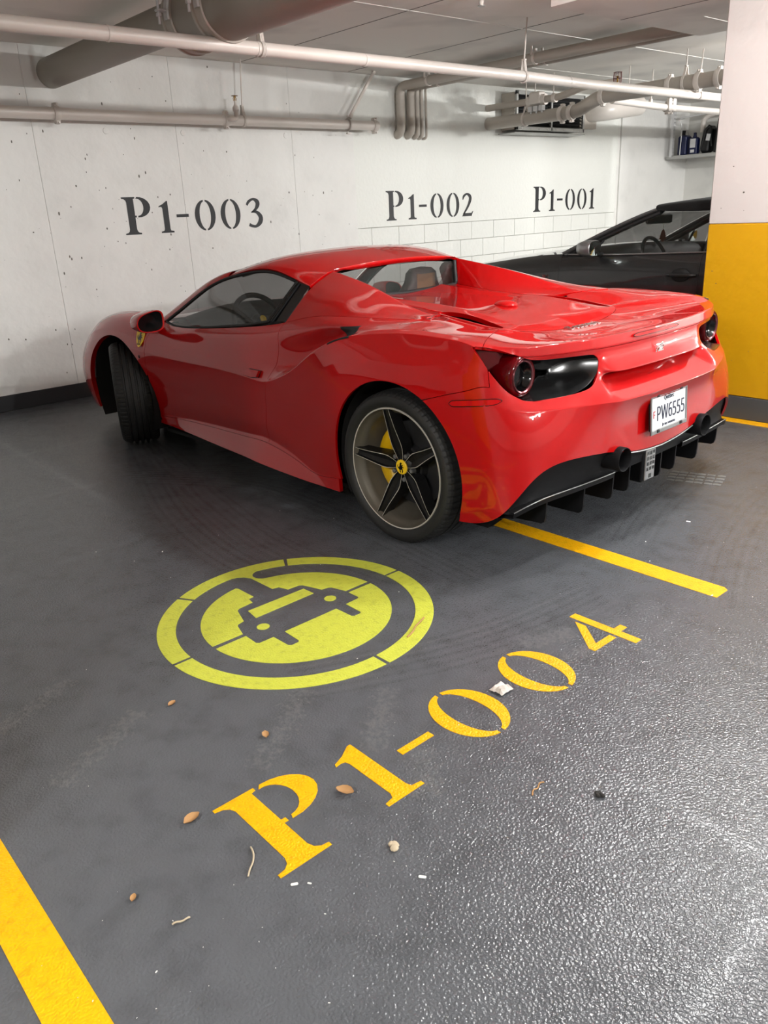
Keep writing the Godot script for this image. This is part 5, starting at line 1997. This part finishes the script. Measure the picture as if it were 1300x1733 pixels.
	for y in [0.0, .05, .105]:
		var loop := []
		for k in 17:
			loop.append(Vector3(cos(TAU * k / 16.0) * .041, y, sin(TAU * k / 16.0) * .041))
		g.tube(loop, .0028, 5, false)
	part("wire_cage", g, M.rust_red, o)
	g = Geo.new()
	g.tube([Vector3(0, -.02, 0), Vector3(0, .06, 0)], .010, 8)
	g.ball(Vector3(0, .065, 0), Vector3(.018, .008, .018), 10)
	part("sprinkler_head", g, M.brass, o)
	# a pendant sprinkler at the top edge of the picture
	o = thing("ceiling_sprinkler", "small white sprinkler under the ceiling at the top edge of the picture", "sprinkler", Vector3(4.50, 2.62, -4.02))
	g = Geo.new()
	g.lathe([Vector2(.012, .11), Vector2(.022, .10), Vector2(.03, .06), Vector2(.028, .045), Vector2(.018, .04), Vector2(.014, .0)], Transform3D(), 16)
	part("fitting", g, M.clamp_paint, o)
	g = Geo.new()
	g.lathe([Vector2(0, -.004), Vector2(.026, -.002), Vector2(.026, .002), Vector2(0, .002)], Transform3D(), 16)
	g.tube([Vector3(-.01, .0, 0), Vector3(-.018, .02, 0), Vector3(-.008, .045, 0)], .003, 6)
	g.tube([Vector3(.01, .0, 0), Vector3(.018, .02, 0), Vector3(.008, .045, 0)], .003, 6)
	part("deflector", g, M.galvanised, o)

	# duct stub and fan box right of the grille
	o = thing("duct_stub", "short round grey duct on a square wall plate right of the vent grille", "duct", Vector3(9.86, 2.50, -6.95))
	g = Geo.new()
	g.box(Vector3(-.02, -.03, .02), Vector3(.34, .34, .06), .004)
	part("wall_plate", g, M.pipe_grey, o)
	g = Geo.new()
	g.tube(bent([Vector3(.0, .0, .03), Vector3(.02, .0, .28), Vector3(.75, .08, .30)], .16), .12, 28)
	part("round_duct", g, M.pipe_paint, o)

	build_shelf()


func build_shelf() -> void:
	var o := thing("steel_shelf", "grey steel shelf with perforated posts hung on the end wall", "shelf", Vector3(11.86, 1.955, -6.88))
	var g := Geo.new()
	g.box(Vector3(.31, .0, .85), Vector3(.62, .03, 1.74), .006)
	g.box(Vector3(.0, .0, .85), Vector3(.03, .05, 1.76), .006)
	part("shelf_board", g, M.galvanised, o)
	for z in [.06, 1.62]:
		g = Geo.new()
		# perforated angle: strips between the holes
		var y := .02
		while y < .76:
			g.box(Vector3(.0, y, z), Vector3(.045, .018, .003))
			y += .05
		for s in [-1, 1]:
			g.box(Vector3(s * .0165, .385, z), Vector3(.012, .76, .003))
		g.box(Vector3(-.022, .385, z - .02), Vector3(.003, .76, .04))
		part("perforated_post", g, M.label_white, o)
	g = Geo.new()
	g.tube(bent([Vector3(.06, .02, .14), Vector3(.06, .40, .15), Vector3(.02, .52, .12), Vector3(.05, .545, .5), Vector3(.05, .545, 1.6)], .05), .008, 8)
	part("stay_rod", g, M.label_white, o)
	var at := Vector3(11.86, 1.970, -6.88)
	# things on the shelf
	var j := thing("jug", "dark blue plastic jug, leftmost thing on the steel shelf", "jug", at + Vector3(.16, 0, .15))
	g = Geo.new()
	g.box(Vector3(0, .14, 0), Vector3(.17, .28, .15), .03)
	part("jug_body", g, M.blue_plastic, j)
	g = Geo.new()
	g.lathe([Vector2(.035, .27), Vector2(.03, .31), Vector2(.034, .315), Vector2(.034, .345), Vector2(0, .35)], Transform3D(Basis(), Vector3(0, 0, -.03)), 16)
	part("cap", g, M.black_plastic, j)
	var b := thing("bottle", "blue bottle with a white label beside the dark jug on the shelf", "bottle", at + Vector3(.13, 0, .325))
	g = Geo.new()
	g.box(Vector3(0, .12, 0), Vector3(.10, .24, .14), .025)
	g.lathe([Vector2(.03, .235), Vector2(.022, .27), Vector2(.022, .30), Vector2(0, .305)], Transform3D(), 16)
	part("bottle_body", g, M.blue_plastic, b)
	g = Geo.new()
	g.box(Vector3(-.0505, .16, .0), Vector3(.002, .12, .085), 0.0)
	g.box(Vector3(-.0505, .055, .0), Vector3(.002, .04, .06), 0.0)
	part("label_sticker", g, M.label_white, b)
	var k := thing("tool_bag", "black bag leaning between the blue bottle and the black case on the shelf", "bag", at + Vector3(.20, 0, .505))
	g = Geo.new()
	g.box(Vector3(0, .19, 0), Vector3(.22, .38, .17), .06, Basis(Vector3.RIGHT, .14))
	part("bag_body", g, M.black_plastic, k)
	g = Geo.new()
	g.tube(bent([Vector3(-.115, .02, -.07), Vector3(-.12, .34, .02), Vector3(-.115, .40, .06), Vector3(-.10, .1, .10)], .05), .008, 8)
	part("strap", g, M.dash_grey, k)
	g = Geo.new()
	g.box(Vector3(-.118, .22, .05), Vector3(.004, .09, .06), .001, Basis(Vector3.RIGHT, .14))
	part("bag_tag", g, M.label_white, k)
	var c := thing("tool_case", "tall black case at the column end of the steel shelf", "case", at + Vector3(.22, 0, .76))
	g = Geo.new()
	g.box(Vector3(0, .23, 0), Vector3(.30, .46, .20), .02, Basis(Vector3.RIGHT, .08))
	g.box(Vector3(-.02, .20, .24), Vector3(.26, .40, .14), .02)
	part("case_body", g, M.black_plastic, c)
	g = Geo.new()
	for z in [-.04, .06, .24]:
		g.box(Vector3(-.155, .22, z), Vector3(.008, .36, .012), .002)
	part("case_rib", g, M.dash_grey, c)
	var h := thing("hose", "pale grey ribbed hose bent over the bottles on the shelf", "hose", at + Vector3(.20, 0, .0))
	g = Geo.new()
	g.tube(bent([Vector3(.0, .30, .40), Vector3(.0, .50, .40), Vector3(.0, .54, .62), Vector3(.0, .55, 1.4)], .10), .036, 16)
	part("hose_tube", g, M.pipe_paint, h)


# ---------------------------------------------------------------- litter on the floor
func build_litter() -> void:
	var leaves := [[.866, -2.062, .022, .4, "brown leaf crumb left of the charging sign's lower edge"], [.985, -1.718, .024, 1.1, "brown leaf crumb between the charging sign and the amber dash"], [.658, -1.56, .034, .2, "curled brown leaf just left of the amber letter P"], [.997, -1.367, .036, 2.0, "pale tan leaf between the amber P and 1"], [.44, -1.43, .016, .9, "small orange leaf crumb right of the corner bay line"]]
	for q in leaves:
		var g := Geo.new()
		var r: float = q[2]
		var rows := []
		for a in 5:
			var row := []
			for b in 5:
				var u := a / 4.0 * 2.0 - 1.0
				var w := (b / 4.0 * 2.0 - 1.0) * sqrt(maxf(0.03, 1.0 - u * u))
				row.append(Vector3(u * r * .7, .003 + r * .16 * (u * u + w * w * 1.4) + rng.randf() * r * .06, w * r * .42))
			rows.append(row)
		g.grid(rows)
		var under := rows.map(func(row): return row.map(func(p): return p + Vector3(0, -.0012, 0)))
		g.grid(under, true)
		var o := solid("dry_leaf", q[4], "leaf", g, M.leaf_brown)
		o.position = Vector3(q[0], .001, q[1])
		o.rotation.y = q[3]
	# twigs
	var twigs := [[[.714, -1.376], [.706, -1.35], [.690, -1.33], [.674, -1.317], [.660, -1.303], .0022, "thin pale twig left of the amber letter P's foot"], [[1.66, -1.835], [1.70, -1.845], [1.73, -1.87], [1.76, -1.875], [1.80, -1.895], .0032, "brown stick lying across the right side of the lime ring"], [[.470, -1.305], [.479, -1.301], [.488, -1.297], [.501, -1.294], [.506, -1.295], .0022, "short dark twig below the amber P near the corner bay line"], [[1.33, -1.02], [1.345, -1.03], [1.36, -1.025], [1.375, -1.035], [1.39, -1.03], .002, "thin dark straw on the shiny floor at the lower right"]]
	for q in twigs:
		var pts := []
		for k in 5:
			pts.append(Vector3(q[k][0], q[5] + .0008 + (.004 if k in [1, 3] else 0.0), q[k][1]))
		var g := Geo.new()
		g.tube(spline_line(pts, no_dup(5), 4), q[5], 6)
		solid("twig", q[6], "twig", g, M.twig_pale if q[5] == .0022 else M.leaf_brown)
	# crumpled scrap
	var pg := Geo.new()
	var rows := []
	for a in 7:
		var row := []
		for b in 7:
			row.append(Vector3((a - 3) * .009 + rng.randf_range(-.003, .003), .004 + rng.randf() * .018 * (1.0 if a % 6 and b % 6 else .2), (b - 3) * .008 + rng.randf_range(-.003, .003)))
		rows.append(row)
	for a in 6:
		for b in 6:
			pg.quad(rows[a][b], rows[a + 1][b], rows[a + 1][b + 1], rows[a][b + 1])
	var sc := solid("paper_scrap", "crumpled pale scrap between the two amber zeros", "scrap", pg, M.paper_scrap)
	sc.position = Vector3(1.638, .001, -1.385)
	# clumps of dirt
	for q in [[.959, -1.139, .016, "crumbled grey dirt clump below the amber digit 1"], [1.449, -.903, .014, "dark round blob alone on the floor right of the amber 1"]]:
		var g := Geo.new()
		for k in 6:
			g.ball(Vector3(rng.randf_range(-.5, .5) * q[2], q[2] * .3, rng.randf_range(-.5, .5) * q[2]), Vector3(q[2] * rng.randf_range(.4, .7), q[2] * .35, q[2] * rng.randf_range(.4, .7)), 8)
		var o := solid("dirt_clump", q[3], "dirt", g, M.dirt_dark if q[0] > 1.2 else M.twig_pale)
		o.position = Vector3(q[0], .0, q[1])
	# pale chips, many and tiny
	var mm := MultiMesh.new()
	mm.transform_format = MultiMesh.TRANSFORM_3D
	var cg := Geo.new()
	cg.box(Vector3.ZERO, Vector3(1, .4, .45), .12)
	mm.mesh = cg.mesh()
	var fixed := [[3.297, -1.675, .020], [.945, -1.026, .018], [.724, -1.212, .017], [1.879, -.956, .010], [.392, -1.224, .006], [1.422, -3.214, .010], [2.672, -1.237, .012], [2.961, -1.691, .009], [2.792, -1.569, .007], [1.446, -1.854, .005], [.75, -1.19, .010], [1.884, -2.122, .006]]
	mm.instance_count = 230
	for k in 230:
		var p := Vector3(rng.randf_range(.1, 4.2), .0012, rng.randf_range(-3.6, -.45))
		var r := .0012 + .0035 * pow(rng.randf(), 3.0)
		if k < fixed.size():
			p = Vector3(fixed[k][0], .0015, fixed[k][1])
			r = fixed[k][2]
		elif k % 2 == 0:
			p = Vector3(rng.randf_range(.2, 1.6), .0012, rng.randf_range(-1.5, -.6))
		mm.set_instance_transform(k, Transform3D(Basis(Vector3.UP, rng.randf() * TAU).scaled(Vector3(r, minf(r, .004), r)), p))
	var mi := MultiMeshInstance3D.new()
	mi.name = "paint_chips"
	mi.multimesh = mm
	mi.material_override = M.chip_white
	mi.set_meta("kind", "stuff")
	mi.set_meta("label", "tiny pale chips and crumbs scattered over the grey floor")
	mi.set_meta("category", "litter")
	add_child(mi)
	# wet tread print behind the tail
	var tp := thing("tread_print", "patterned wet tyre print on the floor behind the right exhaust", "print", Vector3(3.90, 0, -1.95))
	tp.rotation.y = 0.35
	for a in 4:
		var g := Geo.new()
		for b in 6:
			g.prism(P2([-.014, -.019, .010, -.021, .014, .0, .010, .019, -.012, .020, -.009, .0]), .0012, Transform3D(Basis(Vector3.RIGHT, Vector3.FORWARD, Vector3.UP), Vector3(-.075 + a * .05, 0.0, -.13 + b * .047 + rng.randf_range(-.004, .004))))
		part("tread_rib", g, M.dust_grey, tp)


# ---------------------------------------------------------------- the black convertible
func build_black_car() -> void:
	# local: x to its right from its middle, y up, z to its tail; the left door plane is at x = -0.925
	var car := thing("convertible_car", "black convertible with a black cloth roof parked between the red car and the column", "car", Vector3(6.687, 0, -3.649))
	car.rotation.y = deg_to_rad(3.0)
	var bp: Material = M.black_paint
	# side net: columns nose -> tail, rows sill -> belt: [s, y] at z
	var zs := [-2.27, -2.16, -1.95, -1.62, -1.28, -.95, -.68, -.33, .10, .55, 1.0, 1.4, 1.8, 2.15, 2.32]
	var ss := [
		[.30, .50, .62, .66, .64, .60], [.62, .74, .80, .80, .77, .70], [.80, .86, .89, .885, .85, .76], [.86, .90, .925, .92, .875, .79], [.87, .905, .925, .92, .885, .80], [.87, .905, .925, .92, .885, .815], [.87, .905, .925, .922, .895, .83],
		[.87, .905, .925, .924, .905, .855], [.87, .905, .925, .925, .908, .862], [.87, .905, .925, .925, .908, .862], [.87, .905, .928, .927, .905, .855], [.87, .91, .93, .93, .905, .84], [.86, .90, .925, .92, .89, .80], [.78, .83, .86, .855, .82, .74], [.55, .62, .66, .66, .62, .56]]
	var ys := [
		[.22, .36, .50, .60, .66, .70], [.21, .36, .52, .66, .73, .77], [.20, .36, .54, .70, .79, .84], [.19, .36, .55, .73, .85, .90], [.19, .36, .55, .75, .90, .945], [.19, .36, .55, .76, .93, .985], [.19, .36, .55, .76, .945, 1.0],
		[.19, .36, .55, .76, .955, .995], [.19, .36, .55, .76, .962, 1.008], [.19, .36, .55, .77, .968, 1.022], [.19, .36, .56, .78, .975, 1.025], [.20, .37, .57, .78, .97, 1.015], [.22, .39, .58, .78, .955, .995], [.26, .42, .60, .78, .93, .965], [.30, .45, .62, .77, .90, .93]]
	var net := []
	for r in 6:
		var row := []
		for c in zs.size():
			row.append(Vector3(-ss[c][r], ys[c][r], zs[c]))
		net.append(row)
		if r == 3:
			net.append(row.duplicate())
	var p := surface(net, 4, 5, [3, 4])
	var nrm := grid_normals(p, func(q): return Vector3(q.x, 0.2, q.z * 0.3))
	var fa := func(q): return Vector2(q.z + 1.35, q.y - .33).length() - .36
	var ra := func(q): return Vector2(q.z - 1.40, q.y - .33).length() - .37
	var n := p.size() - 1
	# the front door edge leans back with the pillar line
	pair("front_fender", panel(p, nrm, [[0, 0, n, 30]], [fa], .002, .03), bp, car)
	var doors := pair("door", panel(p, nrm, [[0, 30, n, 45]]), bp, car)
	pair("rear_fender", panel(p, nrm, [[0, 45, n, p[0].size() - 1]], [ra], .002, .03), bp, car)
	# bonnet, boot, ends
	var hood := [[], [], [], []]
	for c in 7:
		var e: Vector3 = Vector3(-ss[c][5], ys[c][5], zs[c])
		var mz: float = [-2.33, -2.22, -2.02, -1.70, -1.36, -1.05, -.82][c]
		var my: float = [.72, .80, .875, .935, .975, 1.005, 1.015][c]
		for j in 4:
			var u: float = [0.0, .4, .78, 1.0][j]
			var q := Vector3(0, my, mz).lerp(e, u)
			q.y += .012 * sin(PI * u)
			hood[j].append(q)
	var hp := surface(hood, 4, 4)
	part("bonnet", both(panel(hp, grid_normals(hp, func(_q): return Vector3.UP), [[0, 0, 12, 24]])), bp, car)
	var boot := [[], [], []]
	for c in range(11, 15):
		var e: Vector3 = Vector3(-ss[c][5], ys[c][5], zs[c])
		for j in 3:
			boot[j].append(Vector3(0, ys[c][5] + .03, zs[c] + .03).lerp(e, [0.0, .6, 1.0][j]))
	var tp := surface(boot, 4, 4)
	part("boot_lid", both(panel(tp, grid_normals(tp, func(_q): return Vector3.UP), [[0, 0, 8, 12]])), bp, car)
	for e in [[0, "front_bumper"], [14, "rear_bumper"]]:
		var c: int = e[0]
		var rows := []
		for r in 6:
			var q := Vector3(-ss[c][r], ys[c][r], zs[c])
			var z: float = zs[c] + (-.07 if c == 0 else .06) * (1.0 if r < 5 else .9)
			rows.append([q, Vector3(q.x * .5, q.y, z), Vector3(-q.x * .5, q.y, z), Vector3(-q.x, q.y, q.z)])
		var g := Geo.new()
		g.grid(surface(rows, 3, 5))
		part(e[1], g, bp, car)
	# windscreen frame: silver pillar with a dark inner edge
	var a := V([.855, .998, -.66, .80, 1.13, -.38, .735, 1.255, -.10, .69, 1.318, .07])
	var g := Geo.new()
	var o2 := V([.825, 1.012, -.70, .77, 1.15, -.41, .705, 1.275, -.12, .665, 1.338, .06])
	g.grid(surface([a, a.map(func(q): return q + Vector3(-.012, .012, -.012)), o2, a.map(func(q): return q + Vector3(.03, -.01, .01)), a], 4, 5))
	pair("windscreen_pillar", g, M.trim_grey, car)
	g = Geo.new()
	g.tube(spline_line(a.map(func(q): return q + Vector3(.012, -.020, .022)), no_dup(4), 6), .020, 8)
	pair("pillar_seal", g, M.matt_black, car)
	var rows := []
	for k in 4:
		var l: Vector3 = o2[k]
		var c: Vector3 = Vector3(0, 1.02, -.90).lerp(Vector3(0, 1.36, .0), [0.0, .38, .75, 1.0][k])
		rows.append([l, l.lerp(c, .5) + Vector3(0, .01, -.03), c, (l * Vector3(-1, 1, 1)).lerp(c, .5) + Vector3(0, .01, -.03), l * Vector3(-1, 1, 1)])
	g = Geo.new()
	g.grid(surface(rows, 4, 5))
	part("windscreen", g, M.glass, car)
	# cloth roof
	var roof := [
		V([.69, 1.315, .06, .675, 1.302, .30, .67, 1.30, .62, .68, 1.27, 1.0, .72, 1.15, 1.35, .76, 1.02, 1.62]),
		V([.675, 1.345, .05, .655, 1.355, .30, .65, 1.36, .62, .655, 1.325, 1.0, .69, 1.19, 1.37, .73, 1.03, 1.66]),
		V([.55, 1.362, .02, .53, 1.388, .30, .52, 1.395, .62, .52, 1.36, 1.0, .55, 1.22, 1.40, .60, 1.04, 1.72]),
		V([0, 1.375, -.02, 0, 1.405, .30, 0, 1.412, .62, 0, 1.378, 1.0, 0, 1.23, 1.44, 0, 1.05, 1.78])]
	var rp := surface(roof, 5, 5)
	part("cloth_roof", both(panel(rp, grid_normals(rp, func(_q): return Vector3.UP), [[0, 0, 15, 25]])), M.soft_top, car)
	g = Geo.new()
	g.tube(spline_line([rows[3][0], rows[3][1], rows[3][2], rows[3][3], rows[3][4]].map(func(q): return q + Vector3(0, -.012, .02)), no_dup(5), 6), .022, 8)
	part("roof_header", g, M.matt_black, car)
	# side windows
	var top := V([.835, 1.015, -.60, .79, 1.125, -.34, .725, 1.245, -.08, .685, 1.295, .07, .675, 1.298, .30, .672, 1.296, .52])
	var low := V([.852, 1.0, -.58, .858, 1.0, -.33, .862, 1.003, -.05, .863, 1.008, .12, .863, 1.014, .33, .863, 1.020, .53])
	g = Geo.new()
	g.grid(surface([top, low], 5, 5))
	pair("side_window", g, M.glass, car)
	g = Geo.new()
	g.grid(surface([V([.672, 1.296, .57, .68, 1.262, .95, .70, 1.20, 1.15]), V([.863, 1.022, .57, .862, 1.026, 1.0, .855, 1.026, 1.2])], 5, 5))
	pair("rear_side_window", g, M.glass, car)
	g = Geo.new()
	g.tube([Vector3(-.672, 1.297, .545), Vector3(-.865, 1.02, .55)], .010, 8)
	pair("window_strip", g, M.matt_black, car)
	# bright belt strip
	g = Geo.new()
	g.tube(spline_line(V([.845, .998, -.66, .868, .997, -.33, .872, 1.006, .10, .874, 1.020, .55, .868, 1.026, 1.1]), no_dup(5), 8), .007, 8)
	pair("belt_strip", g, M.silver_trim, car)
	# quarter light divider at the pillar foot
	g = Geo.new()
	g.tube([Vector3(-.858, 1.0, -.40), Vector3(-.80, 1.105, -.32)], .010, 8)
	pair("mirror_sail", g, M.matt_black, car)
	# handle in its dished recess
	g = Geo.new()
	g.ball(Vector3(-.922, .858, .41), Vector3(.012, .050, .078), 20)
	var rc := [part("handle_recess", g, M.matt_black, doors[0]), part("handle_recess", g.mirrored(), M.matt_black, doors[1])]
	g = Geo.new()
	g.tube([Vector3(-.930, .858, .31), Vector3(-.958, .861, .36), Vector3(-.960, .861, .50), Vector3(-.935, .860, .535)], [.010, .015, .015, .010], 12)
	part("door_handle", g, M.black_gloss_grey, rc[0])
	part("door_handle", g.mirrored(), M.black_gloss_grey, rc[1])
	# mirrors: silver shells
	g = Geo.new()
	var rings := []
	for s in [[-.40, .35], [-.385, .75], [-.34, .96], [-.29, 1.0], [-.265, .97], [-.258, .90]]:
		var ring := []
		for k in 24:
			var an := TAU * k / 24.0
			ring.append(Vector3(-1.03 - signf(cos(an)) * pow(absf(cos(an)), .7) * .095 * s[1], 1.057 + signf(sin(an)) * pow(absf(sin(an)), .7) * .062 * s[1], s[0]))
		rings.append(ring)
	g.grid(rings, true, false, true)
	for k in 24:
		g.tri(Vector3(-1.03, 1.057, -.402), rings[0][k], rings[0][(k + 1) % 24])
	var gm := Geo.new()
	for k in 24:
		gm.tri(Vector3(-1.03, 1.057, -.264), rings[5][k], rings[5][(k + 1) % 24])
	var arm := Geo.new()
	arm.tube([Vector3(-.86, 1.0, -.30), Vector3(-.95, 1.01, -.31)], .022, 10)
	var ms := pair("door_mirror", g, M.silver_trim, car)
	for k in 2:
		part("mirror_glass", gm if k == 0 else gm.mirrored(), M.mirror, ms[k])
		part("mirror_arm", arm if k == 0 else arm.mirrored(), M.matt_black, ms[k])
	ms[1].position.z = -0.18
	# badge on the front wing
	var tm := TextMesh.new()
	tm.text = "V6 T"
	var sf := SystemFont.new()
	sf.font_names = PackedStringArray(["Droid Sans"])
	sf.font_weight = 700
	tm.font = sf
	tm.font_size = 30
	tm.pixel_size = .0011
	tm.depth = .004
	var bd := part("wing_badge", tm, M.chrome, car)
	bd.position = Vector3(-.9275, .825, -.79)
	bd.rotation.y = -PI / 2
	# cabin
	g = Geo.new()
	g.grid(surface([
		[Vector3(-.80, .99, -.62), Vector3(-.4, 1.01, -.75), Vector3(.4, 1.01, -.75), Vector3(.80, .99, -.62)],
		[Vector3(-.80, 1.01, -.42), Vector3(-.4, 1.055, -.36), Vector3(.4, 1.035, -.40), Vector3(.80, 1.01, -.42)],
		[Vector3(-.80, .97, -.22), Vector3(-.4, 1.03, -.20), Vector3(.4, .99, -.22), Vector3(.80, .97, -.22)],
		[Vector3(-.80, .70, -.25), Vector3(-.4, .72, -.22), Vector3(.4, .70, -.25), Vector3(.80, .70, -.25)]], 4, 5))
	part("dashboard", g, M.dark_leather, car)
	g = Geo.new()
	g.box(Vector3(0, .35, .5), Vector3(1.6, .02, 2.0))
	g.box(Vector3(.84, .72, .3), Vector3(.04, .55, 2.0), .02)
	g.box(Vector3(-.84, .72, .3), Vector3(.04, .55, 2.0), .02)
	g.box(Vector3(0, .70, 1.42), Vector3(1.6, .62, .06), .02)
	part("cabin_lining", g, M.dark_leather, car)
	var ring := []
	var bx := Basis(Vector3.RIGHT, deg_to_rad(68))
	for k in 33:
		var an := TAU * k / 32.0
		ring.append(Vector3(-.38, .93, -.08) + bx * Vector3(cos(an) * .185, 0, sin(an) * .185))
	g = Geo.new()
	g.tube(ring, .015, 8, false)
	var sw := part("steering_wheel", g, M.dark_leather, car)
	g = Geo.new()
	for an in [0.0, 180.0, 90.0]:
		g.tube([Vector3(-.38, .93, -.08), Vector3(-.38, .93, -.08) + bx * Vector3(cos(deg_to_rad(an)), 0, sin(deg_to_rad(an))) * .18], .014, 8)
	g.ball(Vector3(-.38, .93, -.08), Vector3(.06, .05, .04), 12)
	part("wheel_hub", g, M.dash_grey, sw)
	for s in [-1.0, 1.0]:
		g = Geo.new()
		g.box(Vector3(s * .38, .55, .32), Vector3(.5, .18, .5), .06)
		g.box(Vector3(s * .38, .80, .62), Vector3(.48, .56, .16), .06, Basis(Vector3.RIGHT, .25))
		g.box(Vector3(s * .38, 1.15, .70), Vector3(.26, .17, .10), .045, Basis(Vector3.RIGHT, .2))
		part("seat", g, M.dark_leather, car)
	# inner mirror with a hanging fir-shaped freshener
	g = Geo.new()
	g.box(Vector3(.0, 1.235, -.27), Vector3(.25, .075, .03), .014, Basis(Vector3.UP, -.55))
	g.tube([Vector3(.0, 1.25, -.29), Vector3(0, 1.33, -.20)], .012, 8)
	var im := part("inner_mirror", g, M.black_plastic, car)
	g = Geo.new()
	g.box(Vector3(-.0085, 1.235, -.256), Vector3(.235, .062, .003), .001, Basis(Vector3.UP, -.55))
	part("mirror_glass", g, M.mirror, im)
	var f := thing("air_freshener", "small brown fir-shaped freshener hanging from the black car's inner mirror", "air freshener", Vector3(6.655, 1.10, -3.86))
	g = Geo.new()
	g.prism(P2([-.010, -.048, .010, -.048, .010, -.034, .034, -.030, .022, -.008, .028, -.006, .017, .014, .022, .016, .012, .034, .014, .036, 0, .056, -.014, .036, -.012, .034, -.022, .016, -.017, .014, -.028, -.006, -.022, -.008, -.034, -.030, -.010, -.034]), .003, Transform3D(Basis(Vector3.UP, -.75), Vector3(0, 0, 0)))
	part("card_tree", g, M.fir_brown, f)
	g = Geo.new()
	g.tube([Vector3(0, .055, 0), Vector3(.0, .105, 0)], .0016, 6)
	part("string", g, M.twig_pale, f)
	# wheels, housings, floor
	var w := []
	g = Geo.new()
	g.lathe([Vector2(.225, .10), Vector2(.24, .112), Vector2(.29, .118), Vector2(.318, .105), Vector2(.327, .08), Vector2(.327, -.08), Vector2(.318, -.105), Vector2(.23, -.11)], Transform3D(), 60)
	w.append(["tyre", g.mesh(), M.tyre])
	g = Geo.new()
	g.lathe([Vector2(.232, .104), Vector2(.225, .108), Vector2(.215, .08), Vector2(.20, .0), Vector2(.0, .0)], Transform3D(), 48)
	w.append(["rim", g.mesh(), M.rim_dark])
	for k in 5:
		g = Geo.new()
		g.box(Vector3(.12, .085, 0), Vector3(.21, .03, .055), .01)
		var q := Geo.new()
		q.add(g, Transform3D(Basis(Vector3.UP, TAU * k / 5.0), Vector3.ZERO))
		w.append(["spoke", q.mesh(), M.silver_trim])
	for s in [[-.80, -1.35], [.80, -1.35], [-.80, 1.40], [.80, 1.40]]:
		var o := Node3D.new()
		o.name = "wheel"
		car.add_child(o, true)
		o.position = Vector3(s[0], .327, s[1])
		var out := Vector3(signf(s[0]), 0, 0)
		o.basis = Basis(out.cross(Vector3.UP), out, Vector3.UP)
		for q in w:
			part(q[0], q[1], q[2], o)
	g = Geo.new()
	g.box(Vector3(0, .20, 0), Vector3(1.3, .03, 4.3))
	for z in [-1.35, 1.40]:
		g.box(Vector3(0, .5, z), Vector3(1.3, .5, .8))
	part("floor_pan", g, M.void_black, car)


func _ready() -> void:
	# camera
	var cam := Camera3D.new()
	cam.name = "camera"
	cam.position = Vector3(0, 1.41, 0)
	cam.rotation_order = EULER_ORDER_YXZ
	cam.rotation = Vector3(-0.36047508, -0.71070644, -0.04810806)
	cam.fov = 65.342
	cam.near = 0.02
	cam.far = 60.0
	add_child(cam)
	cam.current = true
	# surroundings: no daylight reaches the garage
	var we := WorldEnvironment.new()
	we.name = "surroundings"
	var env := Environment.new()
	env.background_mode = Environment.BG_COLOR
	env.background_color = Color(0.05, 0.05, 0.055)
	env.tonemap_mode = Environment.TONE_MAPPER_LINEAR
	env.tonemap_exposure = 2.0
	env.sdfgi_enabled = true
	env.ssao_enabled = true
	env.ssil_enabled = true
	we.environment = env
	add_child(we)
	rng.seed = 7
	make_materials()
	build_room()
	build_markings()
	build_red_car()
	build_black_car()
	build_services()
	build_litter()
